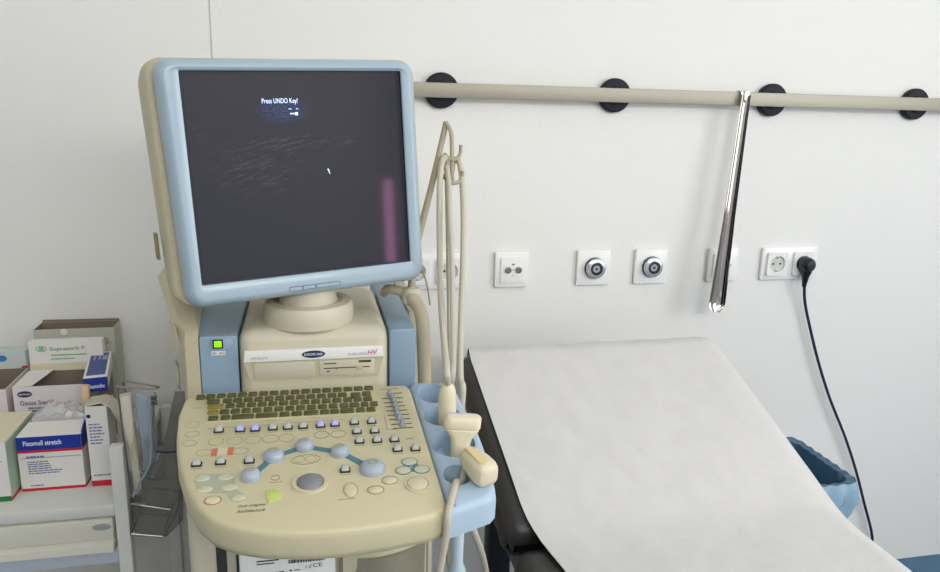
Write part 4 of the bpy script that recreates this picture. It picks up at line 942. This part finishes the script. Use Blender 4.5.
# ------------------------------------------------------------------ cartons on the trolley
def carton(name, x0, x1, y0, y1, z0, z1, m, label, cat='box', open_top=False, floor_z=None, yaw=0.0, inner=M_KRAFT, tilt=0.0, cat_loc=None):
    t = thing(name, ((x0 + x1) / 2, (y0 + y1) / 2, z0), label, cat)
    L = Matrix.Translation(((x0 + x1) / 2, (y0 + y1) / 2, z0)) @ Matrix.Rotation(R(yaw), 4, 'Z') @ Matrix.Rotation(R(tilt), 4, 'X') @ Matrix.Translation((-(x0 + x1) / 2, -(y0 + y1) / 2, -z0))
    b = MB()
    if not open_top:
        b.box((x0, y0, z0), (x1, y1, z1), 0.0008, L=L); o = b.build('carton', m, t)
    else:
        w = 0.0012
        b.loops([[(x0, y0, z0), (x1, y0, z0), (x1, y1, z0), (x0, y1, z0)], [(x0, y0, z1), (x1, y0, z1), (x1, y1, z1), (x0, y1, z1)], [(x0 + w, y0 + w, z1), (x1 - w, y0 + w, z1), (x1 - w, y1 - w, z1), (x0 + w, y1 - w, z1)]], L=L, cap1=False)
        o = b.build('carton', m, t)
        b = MB(); fz = floor_z if floor_z is not None else z0 + 0.004
        b.loops([[(x0 + w, y0 + w, z1 - 0.0003), (x1 - w, y0 + w, z1 - 0.0003), (x1 - w, y1 - w, z1 - 0.0003), (x0 + w, y1 - w, z1 - 0.0003)], [(x0 + w, y0 + w, fz), (x1 - w, y0 + w, fz), (x1 - w, y1 - w, fz), (x0 + w, y1 - w, fz)]], cap0=False, L=L)
        b.build('carton_lining', inner, t)
    return t, o, L
def front(x, y, z, L=Matrix.Identity(4)): return L @ frame((x, y - 0.0003, z), (1, 0, 0), (0, 0, 1))
def band(parent, F, u0, u1, v0, v1, m, name='printed_band', h=0.0004):
    b = MB(); b.box((u0, v0, 0), (u1, v1, h), L=F); return b.build(name, m, parent)
def lines(parent, F, rows, m, h=0.0017):
    """rows of small print too fine to read: (u, v, width)"""
    b = MB(); random.seed(len(rows) * 7 + 1)
    for (u, v, w) in rows:
        x = u
        while x < u + w:
            k = min(u + w - x, random.uniform(0.003, 0.009)); b.box((x, v, 0), (x + k, v + h, 0.0004), L=F); x += k + 0.0012
    return b.build('fine_print', M_FINE if m is M_NAVYD else m, parent)

# stretch-bandage carton, the blue-banded one in front
t, o, L = carton('bandage_carton', -0.742, -0.6465, -0.352, -0.250, ZS, 0.6905, M_CARD, 'white bandage carton with blue band and red lines torn open before the swab carton', open_top=True, floor_z=0.66)
F = front(-0.742, -0.352, ZS)
band(o, F, 0.0, 0.0955, 0.0715, 0.0945, M_NAVY); band(o, F, 0, 0.0955, 0.0670, 0.0715, M_RED); band(o, F, 0, 0.0955, 0.0, 0.0045, M_RED)
text('Fixomull stretch', F @ Matrix.Translation((0.010, 0.0795, 0.0004)), 0.056, M_WTXT, o, height=0.0085, bold=0.015)
band(o, F, 0.004, 0.093, 0.0575, 0.0580, M_NAVYD, 'printed_line'); lines(o, F, [(0.012, 0.0580, 0.026)], M_NAVYD, 0.0032)
lines(o, F, [(0.013, 0.0500, 0.030), (0.013, 0.0460, 0.032), (0.013, 0.0420, 0.034), (0.013, 0.0380, 0.034), (0.013, 0.0340, 0.050), (0.013, 0.0300, 0.046)], M_NAVYD)
lines(o, F, [(0.014, 0.0085, 0.020)], M_NAVYD)
FS = frame((-0.6462, -0.352, ZS), (0, 1, 0), (0, 0, 1))
band(o, FS, 0.0, 0.102, 0.0715, 0.0945, M_NAVY); band(o, FS, 0, 0.102, 0.0670, 0.0715, M_RED); band(o, FS, 0, 0.102, 0, 0.0045, M_RED)
b = MB(); b.loops([[(-0.7415, -0.3515, 0.6905), (-0.647, -0.3515, 0.6905), (-0.652, -0.306, 0.6960), (-0.7365, -0.306, 0.6960)], [(-0.7415, -0.3515, 0.6917), (-0.647, -0.3515, 0.6917), (-0.652, -0.306, 0.6972), (-0.7365, -0.306, 0.6972)]]); b.build('lid_flap', M_CARD, t)
b = MB(); b.loops([[(-0.6465, -0.345, 0.6895), (-0.6465, -0.255, 0.6895), (-0.6420, -0.262, 0.722), (-0.6400, -0.318, 0.722)], [(-0.6475, -0.345, 0.6895), (-0.6475, -0.255, 0.6895), (-0.6430, -0.262, 0.7222), (-0.6410, -0.318, 0.7222)]]); b.build('side_flap', M_NAVY, t)
# crumpled wrapper and a small rolled dressing in it
w = MB(); random.seed(21)
G = 12; top = []
for j in range(G + 1):
    top.append([(-0.735 + 0.083 * i / G, -0.302 + 0.046 * j / G, 0.690 + 0.027 * math.sin(PI * j / G) ** 0.5 * math.sin(PI * (i + .6) / (G + 1.2)) ** 0.5 + 0.010 * noise.noise(Vector((i * 0.8, j * 0.8, 2)))) for i in range(G + 1)])
VV = [[w._v(p) for p in r] for r in top]; WW = [[w._v((p[0], p[1], p[2] - 0.0015)) for p in r] for r in top]
for A_, fl in ((VV, 0), (WW, 1)):
    for a, c in zip(A_, A_[1:]):
        for i in range(G): w.face([a[i], a[i + 1], c[i + 1], c[i]][::-1 if fl else 1])
wr = w.build('plastic_wrapper', M_WRAP, None, loc=(-0.69, -0.29, 0.70), smooth=25)
tag(wr, 'crumpled clear plastic wrapper sticking out of the blue-banded carton', 'plastic wrapper')
b = MB(); b.box((-0.664, -0.268, 0.668), (-0.652, -0.258, 0.742), 0.002, L=Matrix.Rotation(0, 4, 'Z')); tag(b.build('rolled_dressing', M_PEACH, None, loc=(-0.658, -0.263, 0.668)), 'small peach coloured dressing strip standing up in the opened carton', 'dressing')

# tall narrow carton beside the trolley post
t, o, L = carton('tape_carton', -0.6365, -0.604, -0.352, -0.305, ZS, 0.7370, M_CARD, 'narrow upright white carton with red bottom stripe and bent lid beside the trolley post', open_top=True)
F = front(-0.6365, -0.352, ZS)
band(o, F, 0, 0.0325, 0, 0.010, M_RED); lines(o, F, [(0.004, 0.1085 - 0.0055 * k, w_) for k, w_ in enumerate((0.016, 0.020, 0.018, 0.022, 0.015, 0.019, 0.017))], M_NAVYD, 0.0022); lines(o, F, [(0.004, 0.0185, 0.026)], M_NAVYD, 0.0022)
b = MB(); b.lathe([(0.0035, 0), (0.003, 0.0004)], c=(0.0045, 0.124, 0), n=12, L=F); b.build('printed_mark', M_NAVYD, o)
b = MB()
q = [(-0.6365, -0.352, 0.7370), (-0.612, -0.352, 0.7415), (-0.598, -0.354, 0.734), (-0.573, -0.362, 0.690), (-0.563, -0.362, 0.650), (-0.560, -0.322, 0.650), (-0.572, -0.318, 0.690), (-0.598, -0.316, 0.734), (-0.612, -0.314, 0.7415), (-0.6365, -0.314, 0.7370)]
b.loops([[(x, y, z) for x, y, z in q], [(x, y, z + 0.0014) for x, y, z in q]]); b.build('lid_flap', mat('carton_lid_cream', (226, 221, 204), 0.65), t)

# cream carton with green stripe, cut off by the picture edge
t, o, L = carton('compress_carton', -0.862, -0.7475, -0.380, -0.255, ZS, 0.6960, M_CARD, 'closed cream carton with green bottom stripe standing next to the blue-banded carton')
F = front(-0.862, -0.380, ZS); band(o, F, 0, 0.1145, 0, 0.0085, M_GREEN); band(o, F, 0.06, 0.104, 0.063, 0.0635, M_NAVYD, 'printed_line'); lines(o, F, [(0.06, 0.068, 0.046)], M_NAVYD, 0.002)
FS = frame((-0.7472, -0.380, ZS), (0, 1, 0), (0, 0, 1)); band(o, FS, 0, 0.125, 0.006, 0.0985, M_GREENS, 'green_side'); band(o, FS, 0, 0.125, 0, 0.006, M_RED)
b = MB(); b.box((-0.862, -0.380, 0.6958), (-0.7475, -0.255, 0.6968)); b.build('carton_lid', M_CARDC, t)

# gauze swab box, open
t, o, L = carton('swab_carton', -0.787, -0.672, -0.222, -0.140, ZS, 0.7285, M_CARDP, 'open pinkish white swab carton with dark oval badge', open_top=True)
F = front(-0.787, -0.222, ZS)
b = MB(); b.lathe([(0.0120, 0), (0.0118, 0.0005)], c=(0.0185, 0.1190, 0), n=32, sy=0.48, L=F); b.build('oval_badge', M_NAVYD, o)
text('HARTMANN', F @ Matrix.Translation((0.0185, 0.1175, 0.0006)), 0.0185, M_WTXT, o, height=0.0032, align='CENTER')
text('Gauze Swab', F @ Matrix.Translation((0.010, 0.0985, 0)), 0.050, M_NAVYD, o, height=0.0085)
text('®', F @ Matrix.Translation((0.0605, 0.1035, 0)), 0.0035, M_NAVYD, o)
lines(o, F, [(0.022, 0.091, 0.030), (0.022, 0.086, 0.022)], M_NAVYD, 0.003)
b = MB(); q = [(-0.7862, -0.2212, 0.7287), (-0.7560, -0.2212, 0.7292), (-0.7420, -0.1420, 0.7310), (-0.7862, -0.1405, 0.7287)]
b.loops([q, [(x, y, z + 0.001) for x, y, z in q]]); b.build('lid_flap', M_CARD, t)

# dressing carton standing behind it
t, o, L = carton('dressing_carton', -0.786, -0.6600, -0.132, -0.112, ZS, 0.7820, M_CARD, 'cream dressing carton with green lettering standing in front of the tall grey carton')
F = front(-0.786, -0.132, ZS)
text('Suprasorb P', F @ Matrix.Translation((0.0360, 0.1660, 0)), 0.060, mat('print_mid_green', (70, 150, 90), 0.5), o, height=0.0095)
band(o, F, 0.037, 0.098, 0.1585, 0.1605, M_GREENT); lines(o, F, [(0.037, 0.151, 0.040)], M_GREENT, 0.0022)
b = MB()
for k in range(3): b.ring((0.0170 + 0.0045 * k, 0.1725, 0), 0.0042, 0.0052, 0.0012, 0, 0.0004, L=F, n=18)
b.build('printed_mark', M_GREENT, o)
band(o, F, 0.0, 0.126, 0.0, 0.1440, M_CARDC, 'cream_lower_front', 0.0002)

# plain inner carton under the small blue box
carton('plain_carton', -0.6690, -0.6440, -0.235, -0.142, ZS, 0.7235, M_KRAFT, 'plain grey board carton underneath the small blue box')
# small blue box lying on it
t, o, L = carton('elastic_tape_box', -0.6760, -0.6380, -0.251, -0.109, 0.7240, 0.7505, M_CARD, 'small blue and white box lying on top of the narrow cartons', yaw=10)
F = front(-0.6760, -0.251, 0.7240, L)
band(o, F, 0, 0.038, 0, 0.0255, M_NAVY)
text('Elastolix', F @ Matrix.Translation((0.0050, 0.0065, 0.0004)), 0.0285, M_WTXT, o, height=0.0072, bold=0.02)
FT = L @ frame((-0.6760, -0.251, 0.7508), (1, 0, 0), (0, 1, 0))
band(o, FT, 0.004, 0.0340, 0.010, 0.134, M_NAVYD if False else mat('print_dusty_blue', (58, 80, 140), 0.5)); 
FTT = FT @ Matrix.Translation((0, 0, 0.0004))
for i_, (u, w_) in enumerate(((0.010, 0.003), (0.0185, 0.003), (0.0245, 0.0085))):
    band(o, FTT, u, u + w_, 0.092, 0.116, M_GTXT, 'printed_mark')

# tall grey carton against the wall
t, o, L = carton('tall_carton', -0.7975, -0.6535, -0.066, -0.0155, ZS, 0.7860, M_CARDG, 'tall open grey carton against the wall behind all other boxes', open_top=True, floor_z=0.62)
F = front(-0.7975, -0.066, ZS)
b = MB(); b.lathe([(0.0062, 0), (0.0062, 0.0006)], c=(0.0540, 0.1845, 0), n=20, L=F); b.build('notch_glint', M_CARD, o)  # pale disc at the thumb notch, a soft reflection put into colour
b = MB(); b.ring((0.128, 0.166, 0), 0.0045, 0.004, 0.0010, 0, 0.0004, L=F, n=14); b.build('printed_mark', M_PRINT, o); lines(o, F, [(0.120, 0.158, 0.018)], M_PRINT, 0.0018)
b = MB(); b.loops([[(-0.797, -0.0160, 0.784), (-0.6540, -0.0160, 0.784), (-0.6550, -0.0150, 0.7900), (-0.7955, -0.0150, 0.7915)], [(-0.797, -0.0148, 0.784), (-0.6540, -0.0148, 0.784), (-0.6550, -0.0138, 0.7900), (-0.7955, -0.0138, 0.7915)]]); b.build('lid_flap', M_KRAFT, t)

# two boxes at the picture edge
t, o, L = carton('glove_carton', -0.960, -0.7975, -0.222, -0.110, ZS, 0.7260, M_CARDP, 'open pale carton with brown inside and red corner mark next to the swab carton', open_top=True)
b = MB(); b.box((-0.808, -0.1115, 0.7262), (-0.7985, -0.1055, 0.7285)); b.build('red_corner', M_RED, t)
t, o, L = carton('teal_white_carton', -0.960, -0.802, -0.104, -0.070, ZS, 0.7570, mat('carton_pale_teal', (196, 206, 202), 0.6), 'pale teal carton with blue mark behind the open brown-lined carton')
F = front(-0.960, -0.104, ZS); b = MB(); b.lathe([(0.006, 0), (0.006, 0.0005)], c=(0.118, 0.148, 0), n=18, sx=1.4, L=F); b.build('printed_mark', M_SKY, o)

# ------------------------------------------------------------------ wire rack with bags between trolley and scanner
wk = thing('wire_bag_rack', (-0.545, -0.40, 0.0), 'chrome wire rack with lower basket hung beside the white trolley', 'wire rack')
W1 = [(-0.566, -0.425, 0.795), (-0.578, -0.345, 0.776), (-0.522, -0.345, 0.762), (-0.513, -0.425, 0.789)]
b = MB(); b.tube(W1 + [W1[0]], 0.0016, n=6)
b.tube([(-0.564, -0.425, 0.72), W1[0]], 0.0016, n=6); b.tube([(-0.566, -0.345, 0.70), W1[1]], 0.0016, n=6)
b.tube([(-0.560, -0.425, 0.62), (-0.564, -0.425, 0.72)], 0.0016, n=6); b.tube([(-0.566, -0.345, 0.60), (-0.566, -0.345, 0.70)], 0.0016, n=6)
b.tube([(-0.560, -0.425, 0.62), (-0.556, -0.425, 0.600), (-0.540, -0.425, 0.596)], 0.0016, n=6)
b.build('wire_loop', M_CHROMEW, wk)
b = MB()
B1 = [(-0.562, -0.425, 0.598), (-0.505, -0.425, 0.582), (-0.497, -0.355, 0.575), (-0.562, -0.355, 0.59)]
B2 = [(-0.566, -0.425, 0.545), (-0.518, -0.425, 0.535), (-0.512, -0.355, 0.530), (-0.566, -0.355, 0.54)]
b.tube(B1 + [B1[0]], 0.0016, n=6); b.tube(B2 + [B2[0]], 0.0016, n=6)
for p, q in zip(B1, B2): b.tube([p, q], 0.0014, n=6)
b.tube([(-0.566, -0.345, 0.60), (-0.565, -0.352, 0.59), B1[3]], 0.0016, n=6); b.tube([(-0.540, -0.425, 0.596), B1[0]], 0.0016, n=6)
b.build('wire_basket', M_CHROMEW, wk)
b = MB(); b.tube([(-0.545, -0.426, 0.660), (-0.535, -0.432, 0.648), (-0.518, -0.434, 0.640), (-0.500, -0.430, 0.637)], 0.0018, sm=5, n=6); b.build('wire_hook', M_CHROMEW, wk)
def sheet_bag(name, outline, y, th, m, label, cat, wav=0.004):
    """flat plastic bag: closed outline in (x, z), bellied in depth"""
    n = len(outline); cx = sum(p[0] for p in outline) / n; cz = sum(p[1] for p in outline) / n
    b = MB(); O_ = resample(outline, 0.012); lp = []
    for s, d in ((1.0, 0.0), (0.93, -0.35), (0.7, -0.8), (0.35, -1.0), (0.02, -1.0)):
        lp.append([(cx + (x - cx) * s, y + d * th + wav * noise.noise(Vector((x * 25, z * 25, s * 3))), cz + (z - cz) * s) for x, z in O_])
    lb = [[(x, 2 * y - yy + th * 0.05, z) for x, yy, z in l] for l in lp]
    b.loops(lp[::-1] + lb, cap0=True, cap1=True)
    o = b.build(name, m, None, loc=(cx, y, cz), smooth=60); return tag(o, label, cat)
sheet_bag('folded_bag', [(-0.5715, 0.775), (-0.553, 0.778), (-0.551, 0.70), (-0.548, 0.62), (-0.548, 0.602), (-0.559, 0.602), (-0.562, 0.66), (-0.563, 0.70), (-0.567, 0.715)], -0.405, 0.006, mat('cream_folded_plastic', (214, 210, 192), 0.5, bump=0.3, bscale=30), 'cream folded plastic bag hanging in the wire rack', 'plastic bag')
sheet_bag('plastic_bag', [(-0.550, 0.774), (-0.524, 0.768), (-0.521, 0.72), (-0.524, 0.665), (-0.540, 0.622), (-0.546, 0.63), (-0.5475, 0.70)], -0.395, 0.010, M_SACKB, 'milky bluish plastic bag hanging in the wire rack behind the ball chain', 'plastic bag')
b = MB()
for k in range(26):
    f = k / 25; b.lathe([(0.0016 * math.sin(PI * j / 6), -0.0016 * math.cos(PI * j / 6)) for j in range(7)], c=(-0.512 - 0.006 * math.sin(f * 2.2) - 0.002 * f, -0.430, 0.784 - 0.098 * f), n=8)
for z in (0.780, 0.772): b.box((-0.5185, -0.4335, z - 0.006), (-0.5100, -0.4265, z), 0.001)
ch = b.build('ball_chain', mat('dull_chain_metal', (130, 130, 128), 0.3, metal=0.9), None, loc=(-0.512, -0.43, 0.784)); tag(ch, 'grey metal ball chain hanging from the corner of the wire rack', 'chain')
b = MB(); b.tube([(-0.520, -0.432, 0.772), (-0.522, -0.432, 0.72), (-0.526, -0.432, 0.672), (-0.545, -0.432, 0.636), (-0.556, -0.432, 0.615)], 0.0022, sm=6, n=8); tb = b.build('rubber_tube', mat('grey_blue_tube', (140, 154, 166), 0.35), None, loc=(-0.52, -0.432, 0.77)); tag(tb, 'thin grey blue tube bending down along the plastic bag in the rack', 'tube')
sheet_bag('smoky_bag', [(-0.4887, 0.7739), (-0.4689, 0.7718), (-0.473, 0.7218), (-0.4803, 0.678), (-0.4866, 0.6155), (-0.4907, 0.5478), (-0.5178, 0.5197), (-0.5637, 0.5249), (-0.5741, 0.5582), (-0.5678, 0.5947), (-0.5491, 0.6364), (-0.522, 0.6593), (-0.5053, 0.7093)], -0.400, 0.010, M_SMOKE, 'smoky grey translucent plastic bag leaning in the wire basket beside the scanner', 'plastic bag')
b = MB(); b.tube([(-0.520, -0.413, 0.6790), (-0.505, -0.4145, 0.6775), (-0.487, -0.413, 0.6770), (-0.473, -0.411, 0.6785)], 0.0016, sm=5, n=6); cl = b.build('blue_tie', M_CORDB, None, loc=(-0.49, -0.413, 0.678)); tag(cl, 'thin dark blue tie around the neck of the smoky bag', 'tie')

# ------------------------------------------------------------------ light
def area(name, loc, rot, sx, sy, e, col=(1, 1, 1)):
    l = bpy.data.lights.new(name, 'AREA'); l.shape = 'RECTANGLE'; l.size = sx; l.size_y = sy; l.energy = e; l.color = col
    o = bpy.data.objects.new(name, l); COL.objects.link(o); o.location = loc; o.rotation_euler = rot; return o
area('window_and_fill_light', (X1 + 0.015, (WY0 + WY1) / 2, (WZ0 + WZ1) / 2), (0, R(90), 0), WZ1 - WZ0, WY1 - WY0, LW, (0.98, 0.99, 1.0))
area('window_and_fill_light', ((VX0 + VX1) / 2, Y0 - 0.015, (VZ0 + VZ1) / 2), (R(90), 0, 0), VX1 - VX0, VZ1 - VZ0, LF, (1.0, 0.99, 0.97))  # added front fill, shining through the made-up high window
area('ceiling_tube_and_fill', (0.55, -1.15, H - 0.03), (0, 0, 0), 1.2, 0.3, LC, (1.0, 0.985, 0.96))
area('ceiling_tube_and_fill', (-0.85, -2.3, H - 0.03), (0, 0, 0), 1.2, 0.3, LC * 5.5, (1.0, 0.985, 0.96))  # added fill, set over to this side to brighten the left wall
wd = bpy.data.worlds.new('World'); SC.world = wd; wd.use_nodes = True
wd.node_tree.nodes['Background'].inputs[0].default_value = (0.75, 0.85, 1.0, 1); wd.node_tree.nodes['Background'].inputs[1].default_value = 0.6

# ------------------------------------------------------------------ camera
cam = bpy.data.cameras.new('Camera'); co = bpy.data.objects.new('Camera', cam); COL.objects.link(co)
cam.sensor_fit = 'HORIZONTAL'; cam.sensor_width = 36.0; cam.lens = 744.84 / 940 * 36.0; cam.clip_start = 0.02
yaw, pit, rol = -0.2166, 0.2364, -0.0247
fw = Vector((-math.sin(yaw) * math.cos(pit), math.cos(yaw) * math.cos(pit), -math.sin(pit)))
r0 = Vector((math.cos(yaw), math.sin(yaw), 0)); d0 = fw.cross(r0)
r1 = r0 * math.cos(rol) + d0 * math.sin(rol); d1 = d0 * math.cos(rol) - r0 * math.sin(rol)
Mc = Matrix((r1, -d1, -fw)).transposed().to_4x4(); Mc.translation = Vector((-0.2742, -1.5773, 1.2228))
co.matrix_world = Mc
SC.camera = co
SC.view_settings.view_transform = 'Standard'; SC.view_settings.look = 'None'; SC.view_settings.exposure = EXPO; SC.view_settings.gamma = 1.0
SC.view_settings.use_curve_mapping = False
